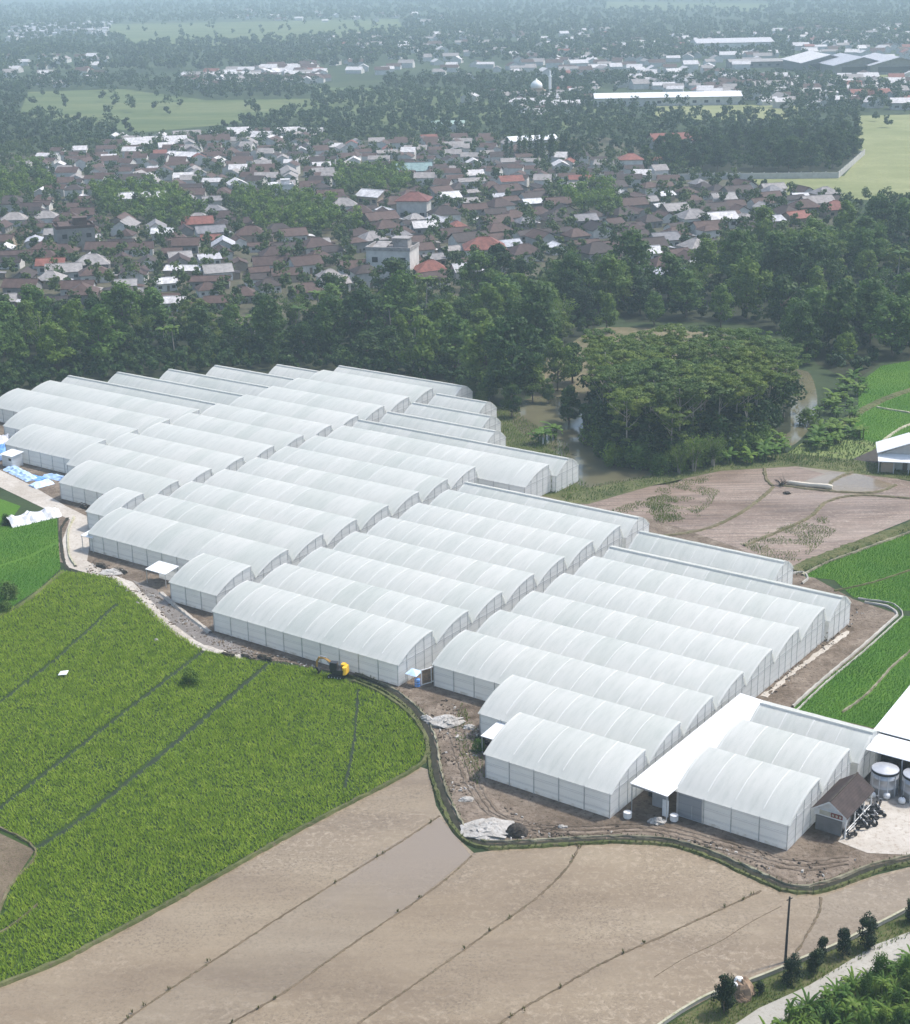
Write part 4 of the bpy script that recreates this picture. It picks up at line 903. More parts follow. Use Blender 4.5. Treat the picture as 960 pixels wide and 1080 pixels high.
mb = MB(); mb.lathe((0, 0, 0), [(.48, .4), (.48, .46)], 16); mb.lathe((0, 0, 0), [(.48, .85), (.48, .91)], 16); mb.build('hoop', MT['blackpaint'], t)
x, y = un(437, 722); t = thing('canopy_tent', 'small blue canopy against the gable corner', 'canopy', (x, y, .05), -YAW)
mb = MB(); mb.add([(-1.1, -.9, 1.9), (1.1, -.9, 1.9), (1.1, .9, 2.2), (-1.1, .9, 2.2), (0, 0, 2.4)], [(0, 1, 4), (1, 2, 4), (2, 3, 4), (3, 0, 4)]); mb.build('cloth', MT['paleblue'], t)
for q in ((-1, -.8), (1, -.8), (1, .8), (-1, .8)):
    mb = MB(); mb.box((q[0], q[1], .95), (.06, .06, 1.9)); mb.build('leg', MT['steel'], t)
x, y = un(67, 714); mb = MB(); g = random.Random(3)
mb.add([(-.7, -.6, .62), (.7, -.7, .75), (.8, .6, .9), (-.6, .75, .7), (0, 0, 1.0)], [(0, 1, 4), (1, 2, 4), (2, 3, 4), (3, 0, 4)]); mb.add([(-.7, -.6, .57), (.7, -.7, .70), (.8, .6, .85), (-.6, .75, .65)], [(3, 2, 1, 0)])
o = mb.build('plastic_sheet', MT['white']); o.location = (x, y, 0); tag(o, 'small white plastic sheet caught on the rice in the paddy', 'sheet')
# dead trunk and bush on the stubble field
a, b = un(830, 511), un(878, 516)
mb = MB(); n = 10; g = random.Random(2)
mb.tube([(a[0] + (b[0] - a[0]) * i / n, a[1] + (b[1] - a[1]) * i / n + g.uniform(-.1, .1), .5 + .08 * math.sin(i)) for i in range(n + 1)], [.42 + .12 * (i == n - 1) + g.uniform(-.05, .05) + .012 * i for i in range(n + 1)], 8)
tag(mb.build('fallen_trunk', MT['chalk']), 'long pale fallen trunk lying across the brown stubble field', 'log')
a = un(825, 512)
t = thing('dead_bush', 'dark withered bush at the end of the fallen trunk', 'bush', (a[0], a[1], .05))
mb = MB(); g = random.Random(9)
for k in range(60):
    an = g.uniform(0, 6.28); l_ = g.uniform(.8, 2.0); mb.tube([(0, 0, 0), (l_ * .6 * math.cos(an), l_ * .6 * math.sin(an), l_ * .5), (l_ * math.cos(an + .3), l_ * math.sin(an + .3), l_ * g.uniform(.4, 1.0))], [.09, .06, .02], 3)
mb.build('branches', MT['pole'], t)
pile((830, 521), .9, .6, .5, 'ash', 'soil_mound', 'small dark clod on the stubble below the fallen trunk', 'mound', 12)
# loose stones, clods and scraps over the churned yard
def debris(poly, n_, seed, mats, smax, name, lab):
    g = random.Random(seed); P = scatter(W(poly), .5); P = P[vnoise(P, 4.0, seed) + .5 * RNG.random(len(P)) > .72]; RNG.shuffle(P); mb = MB()
    for q in P[:n_]:
        s_ = smax * g.random() ** 2.2 + .08; mb.box((q[0], q[1], .06 + s_ * .18), (s_ * g.uniform(.6, 2.2), s_ * g.uniform(.5, 1.1), s_ * g.uniform(.35, .7)), g.uniform(0, 3.1), mi=g.choices(range(len(mats)), [.62, .18, .2][:len(mats)])[0], taper=g.uniform(.5, .9), tilt=('X', g.uniform(-.3, .3)))
    tag(mb.build(name, [MT[k] for k in mats]), lab, 'debris', kind='stuff')
debris([(440, 728), (480, 740), (512, 775), (508, 830), (560, 868), (660, 872), (740, 884), (840, 908), (905, 905), (880, 926), (836, 932), (780, 905), (700, 884), (560, 886), (505, 884), (484, 862), (468, 815), (455, 775)], 1500, 5, ['dirt', 'sack', 'ash'], .34, 'track_debris', 'stones, clods and scraps strewn over the muddy track')
debris([(95, 590), (125, 604), (185, 640), (225, 672), (300, 694), (430, 728), (440, 738), (380, 714), (260, 694), (180, 664), (130, 622), (90, 604)], 800, 6, ['dirt', 'sack', 'wood'], .36, 'wall_debris', 'rubble and scraps strewn along the stone path')
debris([(812, 736), (868, 690), (920, 640), (905, 636), (840, 700), (800, 730)], 300, 7, ['dirt', 'sack', 'ash'], .3, 'strip_debris', 'clods on the bare strip beside the white end wall')
# farm house at the right edge
x, y = un(948, 494)
t = thing('farm_house', 'white roofed farm house on the slope at the right frame edge', 'house', (x, y, .05), R(-12))
mb = MB(); mb.box((2, 2.0, 1.9), (11, 6.5, 3.8)); mb.prism([(-3.5, 3.82), (7.5, 3.82), (2, 6.0)], -1.2, 5.2); mb.build('wall', MT['wall_white'], t)
mb = MB()
for sx in (-1, 1):
    a = [(2, 6.4), (2 + sx * 7.0, 3.9), (2 + sx * 7.0, 4.05), (2, 6.58)]
    mb.prism(a if sx < 0 else a[::-1], -2.3, 6.0)
mb.build('roof', MT['tin'], t)
mb = MB(); mb.add([(-4.8, -4.4, 2.6), (5, -4.4, 2.6), (5, -1.3, 3.5), (-4.8, -1.3, 3.5), (-4.8, -4.4, 2.75), (5, -4.4, 2.75), (5, -1.3, 3.65), (-4.8, -1.3, 3.65)], [(3, 2, 1, 0), (4, 5, 6, 7), (0, 1, 5, 4), (1, 2, 6, 5), (2, 3, 7, 6), (3, 0, 4, 7)]); mb.build('porch_roof', MT['tin'], t)
for x_ in (-4.6, -1.4, 1.8, 4.8):
    mb = MB(); mb.box((x_, -4.2, 1.3), (.22, .22, 2.6)); mb.build('post', MT['steel'], t)
mb = MB(); mb.box((-2.8, -3.9, 1.2), (2.6, .12, 2.2)); mb.build('screen_wall', MT['wall_warm'], t)
mb = MB(); mb.box((1.2, -1.28, 1.1), (1.0, .06, 2.1)); mb.build('door', MT['wood'], t)
mb = MB(); mb.box((3.4, -1.28, 1.7), (1.3, .06, 1.1)); mb.build('window', MT['dark_open'], t)

# utility pole, low wall and clipped shrubs along the road
x, y = un(828.3, 1015); t = thing('utility_pole', 'tall dark wooden pole standing between the paddies and roadside shrubs', 'pole', (x, y, 0))
mb = MB(); mb.tube([(0, 0, 0), (.02, 0, 4), (.08, .02, 8.6)], [.17, .14, .11], 8); mb.build('shaft', MT['pole'], t)
mb = MB(); mb.box((.08, 0, 8.3), (.9, .09, .09), .6); mb.build('crossarm', MT['pole'], t)
wp = smooth_line(W([(690, 1088), (716, 1070), (750, 1051), (790, 1037), (823, 1024), (855, 1010), (880, 1000), (912, 984), (940, 970), (965, 957), (1000, 942)]), 1.5)
mb = MB()
for a, b in zip(wp[:-1], wp[1:]):
    d = b - a; L = np.linalg.norm(d); rz_ = math.atan2(d[1], d[0]); c = (a + b) / 2
    mb.box((c[0], c[1], .26), (L - .02, .24, .46), rz_); mb.box((c[0], c[1], .52), (L - .01, .30, .06), rz_, mi=1)
tag(mb.build('low_wall', [MT['concrete'], MT['palebund']]), 'low white-topped concrete wall between the paddies and the road verge', 'wall')
# ------------------------------------------------------------------ plants
def leafcloud(cent, rad, per, size, flat=1.0, up=.35, seed=0, aspect=1.0):
    """leaf-spray quads scattered through the volume of many clumps"""
    g = np.random.default_rng(seed); cent = np.asarray(cent, float); N = len(cent) * per
    c = np.repeat(cent, per, 0); r = np.repeat(np.asarray(rad, float), per)
    d = g.normal(size=(N, 3)); d /= np.linalg.norm(d, axis=1)[:, None]
    rr = r * g.uniform(.35, 1.0, N) ** .6
    P = c + d * rr[:, None] * np.array([1, 1, flat])
    nrm = d + g.normal(size=(N, 3)) * .55 + np.array([0, 0, up]); nrm /= np.linalg.norm(nrm, axis=1)[:, None]
    a = np.cross(nrm, g.normal(size=(N, 3))); a /= np.linalg.norm(a, axis=1)[:, None]; b = np.cross(nrm, a)
    s = size * g.uniform(.55, 1.35, N)[:, None]; t = s * aspect
    Q = np.stack([P - a * s * .5, P + b * t * .33 - a * s * .05, P + a * s * .5, P - b * t * .33 + a * s * .05], 1)
    return Q.reshape(-1, 3), np.arange(N * 4).reshape(-1, 4)
def crown_mesh(name, mat, *a, **k):
    v_, f_ = leafcloud(*a, **k); return np_mesh(name, v_, f_, mat)
def trunk_mesh(h, r, limbs, seed, mat, n=7):
    g = random.Random(seed); mb = MB()
    mb.tube([(0, 0, 0), (g.uniform(-.15, .15), g.uniform(-.15, .15), h * .5), (g.uniform(-.3, .3), g.uniform(-.3, .3), h)], [r, r * .8, r * .45], n)
    for k in range(limbs):
        a = g.uniform(0, 6.28); z0 = h * g.uniform(.5, .85); l_ = h * g.uniform(.2, .42)
        mb.tube([(0, 0, z0), (l_ * .5 * math.cos(a), l_ * .5 * math.sin(a), z0 + l_ * .35), (l_ * math.cos(a), l_ * math.sin(a), z0 + l_ * .8)], [r * .45, r * .3, r * .1], 5)
    return mb.mesh('trunk', mat)
PROTO = {}
def make_tree(key, trunk, crown, name):
    t = bpy.data.objects.new(name, None); COL.objects.link(t)
    obj('trunk', trunk, t); obj('crown', crown, t); PROTO.setdefault(key, []).append(t); t['fresh'] = 1; return t
def broad(seed, h, r, mat, per=95, size=.74):
    g = np.random.default_rng(seed); cs, rs = [], []
    n = int(g.integers(30, 40)); base = h * .22
    for k in range(n):
        a = g.uniform(0, 6.283); q = g.uniform(0, 1) ** .5; z = g.uniform(0, 1)
        env = math.sqrt(max(.05, 1 - (2 * z - .85) ** 2)) * (.75 + .25 * math.sin(a * 2 + seed))
        cs.append((r * q * env * math.cos(a), r * q * env * math.sin(a), base + (h - base) * z * .92)); rs.append(g.uniform(.24, .40) * r)
    return crown_mesh('crown', mat, cs, rs, per, size, .75, .4, seed)
for k in range(4): make_tree('dark', trunk_mesh(8, .32, 4, k, MT['bark']), broad(10 + k, 14.5 - k * .7, 5.6 - .4 * k, MT['leaf_dark']), 'broadleaf_tree')
for k in range(4): make_tree('mid', trunk_mesh(7, .28, 4, 20 + k, MT['bark']), broad(30 + k, 12.5 + k * .8, 4.9 + .3 * k, MT['leaf_mid']), 'broadleaf_tree')
for k in range(2): make_tree('light', trunk_mesh(6, .22, 4, 40 + k, MT['palebark']), broad(50 + k, 10 + k * 1.5, 3.9, MT['leaf_light'], 80, .62), 'broadleaf_tree')
def umbrella(seed, h, r):
    g = np.random.default_rng(seed); cs, rs = [], []
    for lay in range(3):
        z = h - lay * 1.7; rr = r * (1 - .12 * lay)
        for k in range(15 if lay == 0 else 10):
            a = g.uniform(0, 6.283); q = g.uniform(.15, 1) ** .6 * rr
            cs.append((q * math.cos(a), q * math.sin(a), z + g.uniform(-.5, .5) - .05 * q * q * .5)); rs.append(g.uniform(.9, 1.6))
    for k in range(9):
        a = g.uniform(0, 6.283); q = g.uniform(0, .6) * r; cs.append((q * math.cos(a), q * math.sin(a), h * g.uniform(.3, .68))); rs.append(g.uniform(.8, 1.5))
    return crown_mesh('crown', MT['leaf_sengon'], cs, rs, 70, .55, .30, 1.2, seed)
for k in range(4): make_tree('sengon', trunk_mesh(14.5, .22, 5, 60 + k, MT['palebark']), umbrella(70 + k, 15.0 + k * .6, 4.9), 'feathery_tree')
def bamboo(seed):
    g = np.random.default_rng(seed); cs, rs = [], []; mb = MB()
    for k in range(26):
        a = g.uniform(0, 6.283); L = g.uniform(8, 14); b = g.uniform(1.5, 4.5); pts = []
        for i in range(6):
            q = i / 5; pts.append((math.cos(a) * (b * q ** 2.2 + .5), math.sin(a) * (b * q ** 2.2 + .5), L * (q - .22 * q ** 3)))
            if i > 1: cs.append(pts[-1]); rs.append(.75 + .25 * (i < 5))
        mb.tube(pts, [.09, .08, .07, .06, .04, .02], 5)
    return mb.mesh('trunk', MT['palebark']), crown_mesh('crown', MT['leaf_mid'], cs, rs, 26, .62, 1.1, .2, seed, .45)
for k in range(2): make_tree('bamboo', *bamboo(80 + k), 'bamboo_clump')
def fronds(n, L, w_, z0, droop, seed, mat, name, rise=.6, seg=6, tilt_lo=.2, fold=.25):
    g = random.Random(seed); mb = MB()
    for k in range(n):
        a = 6.283 * k / n + g.uniform(-.3, .3); el = g.uniform(tilt_lo, rise * 2); l_ = L * g.uniform(.75, 1.1); pts = []
        for i in range(seg + 1):
            q = i / seg; e = el - droop * q * q
            pts.append((l_ * q * math.cos(max(-.9, e)) if i else 0, (z0 if i == 0 else pts[-1][1] + l_ / seg * math.sin(e))))
        ca, sa = math.cos(a), math.sin(a); vs = []
        for i, (rr, zz) in enumerate(pts):
            wd = w_ * (math.sin(math.pi * min(.97, .08 + .9 * i / seg)) ** .7) * .5
            for sgn, dz in ((-1, -fold * wd), (0, 0), (1, -fold * wd)): vs.append((rr * ca - sgn * wd * sa, rr * sa + sgn * wd * ca, zz + dz))
        mb.add(vs, [(3 * i + j, 3 * i + j + 1, 3 * i + j + 4, 3 * i + j + 3) for i in range(seg) for j in (0, 1)])
    return mb.mesh(name, mat)
for k in range(2):
    mb = MB(); mb.tube([(0, 0, 0), (.2 + .3 * k, 0, 5), (.5 + .5 * k, .2, 11 + k)], [.24, .18, .14], 7); tm = mb.mesh('trunk', MT['palebark'])
    cm = fronds(17, 3.8, 1.0, 0, 2.0, 90 + k, MT['leaf_mid'], 'crown'); cm.transform(Matrix.Translation((.5 + .5 * k, .2, 11 + k)))
    make_tree('palm', tm, cm, 'coconut_palm')
for k in range(3):
    mb = MB()
    for q in range(3): mb.tube([(q * .5 - .5, .3 * (q % 2), 0), (q * .55 - .5, .3 * (q % 2), 1.8 - .3 * q)], [.16, .10], 7)
    tm = mb.mesh('trunk', MT['leaf_light']); cm = fronds(9, 2.3, .75, 1.7, 1.6, 100 + k, MT['leaf_banana'], 'crown', .65)
    c2 = fronds(7, 1.8, .65, 1.1, 1.5, 110 + k, MT['leaf_banana'], 'crown', .6); c2.transform(Matrix.Translation((.8, .4, 0)))
    bm_v = [tuple(v.co) for v in c2.vertices]; mb = MB(); mb.add([tuple(v.co) for v in cm.vertices], [tuple(p.vertices) for p in cm.polygons]); mb.add(bm_v, [tuple(p.vertices) for p in c2.polygons])
    make_tree('banana', tm, mb.mesh('crown', MT['leaf_banana']), 'banana_plant')
def shrub(seed, h, r, mat, per=60, size=.22, n=26):
    g = np.random.default_rng(seed); cs, rs = [], []
    for k in range(n):
        z = g.uniform(.08, .95); a = g.uniform(0, 6.283); e = r * (.95 - .75 * abs(z - .35) ** 1.2) * g.uniform(.3, .85)
        cs.append((e * math.cos(a), e * math.sin(a), h * z)); rs.append(r * g.uniform(.3, .48))
    return crown_mesh('crown', mat, cs, rs, per, size, 1.1, .3, seed)
for k in range(3): make_tree('shrub', trunk_mesh(1.6, .08, 3, 120 + k, MT['bark']), shrub(130 + k, 3.6, 1.15, MT['leaf_shrub'], 90, .20, 34), 'clipped_shrub')
for k in range(3): make_tree('bush', trunk_mesh(1.2, .07, 4, 140 + k, MT['bark']), shrub(150 + k, 2.6, 1.9, MT['leaf_mid'], 60, .30), 'leafy_bush')
for k in range(2): make_tree('palebush', trunk_mesh(1.6, .07, 4, 160 + k, MT['palebark']), shrub(170 + k, 3.0, 2.0, MT['leaf_light'], 55, .34), 'leafy_bush')
def columnar(seed):
    g = np.random.default_rng(seed); cs = [(g.uniform(-.5, .5), g.uniform(-.5, .5), 2 + 14 * i / 22) for i in range(23)]; rs = [1.5 * math.sin(math.pi * min(.96, .2 + .75 * i / 22)) + .4 for i in range(23)]
    return crown_mesh('crown', MT['leaf_dark'], cs, rs, 36, .8, 1.2, .3, seed)
make_tree('column', trunk_mesh(8, .2, 0, 180, MT['palebark']), columnar(181), 'columnar_tree')
def plant(key, x, y, s, label, cat, group=None, rz=None, z=0.0, sz=None):
    pr = random.choice(PROTO[key])
    if pr.get('fresh'): t = pr; del t['fresh']
    else: t = copy_tree(pr)
    t.location = (x, y, z); t.scale = (s, s, sz or s * random.uniform(.9, 1.1)); t.rotation_euler = (0, 0, random.uniform(0, 6.28) if rz is None else rz)
    return tag(t, label, cat, group)
def poisson(poly, d, n, seed, avoid=()):
    g = random.Random(seed); xs_ = [q[0] for q in poly]; ys_ = [q[1] for q in poly]; out = list(avoid); k0 = len(out); cell = {}
    for i, q in enumerate(out): cell.setdefault((int(q[0] // d), int(q[1] // d)), []).append(q)
    for _ in range(n * 40):
        if len(out) - k0 >= n: break
        q = (g.uniform(min(xs_), max(xs_)), g.uniform(min(ys_), max(ys_)))
        ci, cj = int(q[0] // d), int(q[1] // d)
        if any((q[0] - o[0]) ** 2 + (q[1] - o[1]) ** 2 < d * d for a in (-1, 0, 1) for b in (-1, 0, 1) for o in cell.get((ci + a, cj + b), ())): continue
        if not inpoly(np.array([q]), poly)[0]: continue
        out.append(q); cell.setdefault((ci, cj), []).append(q)
    return out[k0:]

# the wood behind the greenhouses
WOOD_A = W([(-80, 348), (100, 350), (240, 348), (330, 338), (430, 320), (560, 308), (625, 306), (650, 330), (615, 352), (580, 375), (560, 400), (552, 424), (530, 428), (512, 416), (484, 404), (350, 380), (230, 378), (120, 386), (30, 402), (-80, 430)])
WOOD_B = W([(650, 318), (700, 312), (745, 296), (790, 270), (880, 254), (1050, 240), (1050, 372), (930, 380), (900, 402), (880, 398), (862, 382), (838, 352), (770, 338), (700, 338), (660, 338)])
LB = {'dark': 'dark green broadleaf tree', 'mid': 'mid green broadleaf tree', 'light': 'pale green young tree', 'bamboo': 'arching bamboo clump', 'palm': 'coconut palm with drooping fronds'}
for poly, d_, n_, seed, where in ((WOOD_A, 8.0, 122, 1, 'in the dense wood behind the greenhouses'), (WOOD_B, 9.4, 92, 2, 'in the wood beyond the backwater and green paddies')):
    for (x, y) in poisson(poly, d_, n_, seed):
        key = random.choices(['dark', 'mid', 'light', 'bamboo', 'palm'], [.36, .28, .14, .12, .10] if where.endswith('houses') else [.22, .46, .14, .12, .06])[0]
        q = random.uniform(.85, 1.65) if key in ('dark', 'mid') else random.uniform(.85, 1.2); plant(key, x, y, q, LB[key] + ' ' + where, 'tree', 'trees ' + where, None, 0, q * random.uniform(.68, 1.02))
for px, key, s in (((516, 424), 'light', .72), ((562, 424), 'mid', .75), ((540, 440), 'dark', .55), ((578, 425), 'light', .6), ((600, 448), 'dark', .8), ((588, 412), 'mid', .9), ((604, 404), 'dark', .85)):
    x, y = un(*px); plant(key, x, y, s, {'516': 'bright flowering round tree at the back corner of the greenhouses', '562': 'bushy green tree by the riverbank grass', '540': 'small dark tree between the low block and river', '578': 'pale green bush tree over the river bend', '588': 'green tree between the brown clearing and the river', '604': 'dark tree at the grove corner below the brown clearing', '600': 'dark full tree standing at the grove edge by the water'}[str(px[0])], 'tree')
GROVE = W([(632, 414), (700, 408), (785, 408), (832, 418), (832, 452), (806, 470), (760, 482), (700, 496), (648, 488), (620, 462), (618, 436)])
for (x, y) in poisson(GROVE, 5.0, 66, 3): plant('sengon', x, y, random.uniform(.92, 1.12), 'feathery flat-topped tree in the planted grove by the river', 'tree', 'feathery trees of the planted grove')
for k, px in enumerate(((842, 372), (850, 384), (838, 360), (856, 366))):
    x, y = un(*px); plant(('mid', 'dark')[k % 2], x, y, 1.0, 'leafy tree on the far bank of the backwater beside the grove', 'tree', 'trees on the far bank of the backwater')
for (x, y) in poisson(W([(618, 462), (640, 488), (650, 494), (700, 500), (760, 488), (806, 474), (806, 466), (756, 480), (700, 492), (652, 486), (630, 466)]), 2.8, 34, 13): plant('bush', x, y, random.uniform(1.3, 2.1), 'dense leafy bush under the front edge of the feathery grove', 'bush', 'bushes under the feathery grove')
for px, s in (((732, 497), .75), ((752, 492), .7), ((716, 500), .55)):
    x, y = un(*px); plant('bamboo', x, y, s, 'drooping bamboo clump on the bank before the feathery grove', 'tree', 'bamboo clumps on the bank')
for px, s, lab in (((640, 350), .9, 'lone tree at the edge of the brown clearing'), ((760, 345), .9, 'leafy tree closing the back of the brown clearing'), ((690, 343), .8, 'small tree at the back of the brown clearing')):
    x, y = un(*px); plant('mid', x, y, s, lab, 'tree')
# banana plants and bushes along the water and plots
for poly, n_, d_, lab, grp in (([(852, 470), (870, 455), (905, 452), (912, 462), (880, 474), (858, 480)], 14, 2.6, 'broad-leaved banana plant above the vegetable rows', 'banana plants above the vegetable rows'),
                              ([(858, 440), (880, 405), (905, 398), (915, 425), (895, 448)], 15, 3.0, 'banana plant on the slope between backwater and paddies', 'banana plants beside the backwater'),
                              ([(765, 488), (790, 474), (822, 468), (838, 478), (815, 486), (780, 492)], 13, 2.6, 'banana plant at the foot of the grove by the stubble field', 'banana plants at the grove foot')):
    for (x, y) in poisson(W(poly), d_, n_, n_): plant('banana', x, y, random.uniform(.9, 1.5), lab, 'banana plant', grp)
for px, lab in (((572, 468), 'spreading banana plant alone on the riverbank'), ((584, 462), 'second banana plant on the riverbank nearer the water')):
    x, y = un(*px); plant('banana', x, y, 1.6, lab, 'banana plant')
for px, key, s, lab in (((201, 722), 'bush', .95, 'dark leafy bush alone in the green paddy beside a furrow'), ((10, 632), 'palebush', 1.0, 'pale shaggy bush where two paddies meet'), ((5, 645), 'bush', .8, 'low dark bush at the frame edge below the shaggy one'), ((8, 552), 'bush', .7, 'dark bush at the end of the white covered stack'), ((505, 792), 'bush', .6, 'weedy bush by the awning on the track'), ((852, 448), 'bush', 1.5, 'dark bush at the edge of the backwater')):
    x, y = un(*px); plant(key, x, y, s, lab, 'bush')
for (x, y) in poisson(W([(70, 385), (150, 382), (215, 374), (330, 376), (500, 408), (520, 430), (505, 430), (480, 404), (330, 382), (215, 384), (100, 392)]), 4.0, 26, 7): plant('palebush', x, y, random.uniform(.8, 1.3), 'pale-leaved bush along the back edge of the greenhouses', 'bush', 'bushes behind the greenhouses')
# clipped shrubs by the road
for px, s, sz, lab in (((764, 1068), 1.15, 1.35, 'tallest dark clipped shrub, beside the brush heap'), ((801, 1048), .55, .45, 'smallest dark shrub between brush heap and pole'), ((835, 1037), 1.05, .95, 'round dark shrub at the foot of the wooden pole'), ((860, 1026), .95, .85, 'leaning dark shrub next after the pole shrub'), ((867, 1012), .6, .85, 'slim lighter shrub against the low wall'), ((889, 1009), .85, 1.05, 'narrow dark shrub halfway along the low wall'), ((914, 1000), 1.1, 1.25, 'tall columnar shrub farthest up the verge'), ((962, 972), .9, .85, 'dark shrub cut by the frame edge near the wall')):
    x, y = un(*px); plant('shrub', x, y, s, lab, 'shrub', None, None, .05, sz)
x, y = un(781, 1050); t = thing('brush_heap', 'heap of dry brown brush with white sacks on top by the shrub', 'heap', (x, y, .05))
g = random.Random(5); mb = MB(); mb.lump((0, 0, 0), 1.5, 1.3, 2.2, 14, 5, .2, seed=5)
for k in range(120):
    a = g.uniform(0, 6.28); q = g.uniform(.3, 1.4); z_ = 2.2 * (1 - q / 1.7); mb.tube([(q * math.cos(a), q * math.sin(a), z_), (q * 1.25 * math.cos(a + .3), q * 1.25 * math.sin(a + .3), z_ * .7 - .1 + g.uniform(0, .4))], [.05, .02], 3)
mb.build('brush', MT['straw'], t); mb = MB(); mb.lump((-.25, .1, 1.85), .55, .4, .5, 10, 4, .2, seed=2); mb.lump((-.7, -.3, 1.55), .4, .35, .4, 10, 4, .2, seed=4); mb.build('sack', MT['white'], t)
BANK = W([(805, 1095), (834, 1074), (874, 1051), (928, 1027), (1000, 992), (1000, 1100)])
def strap_mesh(seed):
    return fronds(16, 2.0, .26, .1, 1.7, seed, MT['leaf_banana'], 'crown', .75, 5, .5, .4)
for k in range(3): make_tree('strap', trunk_mesh(.7, .07, 2, 190 + k, MT['leaf_light']), strap_mesh(200 + k), 'long_leaved_plant')
for (x, y) in poisson(BANK, 1.25, 105, 9):
    k = random.random(); plant('strap' if k < .8 else 'bush' if k < .9 else 'banana', x, y, random.uniform(.6, 1.25) if k < .8 else random.uniform(.4, .6), 'lush long-leaved plant on the bank below the road' if k < .8 else 'low rounded green bush on the bank below the road' if k < .9 else 'broad-leaved banana plant on the bank below the road', 'plant', 'plants on the bank below the road', None, 0, random.uniform(.6, 1.2))
def cover(poly, sp, h, mat, name, label, n=5, splay=.25, wid=.05, z=.05):
    P = scatter(poly, sp); hv_ = .4 + .9 * vnoise(P, 1.8, 21); k = RNG.random(len(P)) < .25 + .9 * vnoise(P, 2.5, 22); P, hv_ = P[k], hv_[k]
    tag(obj(name, blades(P, n, h, splay, wid, hv_, mat, name, z)), label, 'undergrowth', kind='stuff')
cover(BANK, .33, .9, MT['leaf_banana'], 'undergrowth', 'thick bright green undergrowth on the bank below the road', 6, .4, .07)
cover(W([(692, 1088), (750, 1056), (823, 1029), (880, 1004), (940, 974), (1000, 952), (1000, 972), (940, 996), (853, 1040), (800, 1064), (762, 1088)]), .34, .38, MT['leaf_light'], 'roadside_weeds', 'patchy weeds on the verge between low wall and road', 5, .2, .04, .06)
cover(W([(487, 742), (506, 775), (512, 820), (500, 830), (486, 800), (478, 770)]), .45, .4, MT['leaf_light'], 'track_weeds', 'thin weeds beside the muddy track near the white awning')
cover(W([(540, 432), (560, 446), (600, 470), (603, 500), (620, 512), (600, 528), (580, 520), (520, 470), (508, 430)]), .6, .7, MT['leaf_mid'], 'bank_grass', 'rough grass on the riverbank behind the low greenhouse block')
cover(W([(820, 485), (845, 468), (880, 458), (908, 462), (930, 470), (900, 486), (850, 492)]), .7, .6, MT['leaf_light'], 'vegetable_rows', 'pale green vegetable rows above the stubble field', 6, .35, .08)
cover(W([(834, 604), (880, 582), (940, 560), (1000, 536), (1000, 546), (940, 566), (880, 592), (842, 608)]), .5, .5, MT['leaf_mid'], 'verge_weeds', 'weeds on the verge between stubble field and green paddy')
cover(W([(592, 530), (612, 514), (690, 502), (760, 487), (830, 478), (900, 486), (1000, 502), (1000, 510), (905, 499), (840, 491), (760, 496), (690, 511), (620, 530)]), .55, .5, MT['leaf_light'], 'bank_weeds', 'grass along the bank above the brown stubble field')
for poly in ([(680, 530), (700, 508), (760, 500), (764, 512), (748, 535), (720, 552), (690, 549)], [(780, 574), (840, 550), (872, 546), (882, 560), (845, 592), (812, 592)], [(640, 540), (700, 520), (740, 545), (700, 552)]):
    P = scatter(W(poly), .42); k = vnoise(P, 3.0, 33) + .5 * vnoise(P @ np.array([[.8, -.6], [.6, .8]]) * np.array([1, .25]), .8, 34) > .58 + .25 * RNG.random(len(P)); P = P[k]
    SG = P if poly[0][0] == 680 else np.concatenate([SG, P])
tag(obj('stubble_grass', blades(SG, 4, .35, .25, .05, .5 + vnoise(SG, 2.0, 35), MT['leaf_light'], 'stubble_grass')), 'patchy grass regrowing across the brown stubble field', 'grass', kind='stuff')
for L_ in BUNDS[:4]:
    P = smooth_line(W(L_), .3); P = P[RNG.random(len(P)) < .035]; P += RNG.normal(0, .15, P.shape)
    BW = P if L_ is BUNDS[0] else np.concatenate([BW, P])
tag(obj('bund_weeds', blades(np.repeat(BW, 3, 0) + RNG.normal(0, .12, (len(BW) * 3, 2)), 6, .4, .2, .05, np.ones(len(BW) * 3), MT['leaf_dry'], 'bund_weeds', .15)), 'sparse weed tufts along the bunds of the flooded paddies', 'weeds', kind='stuff')

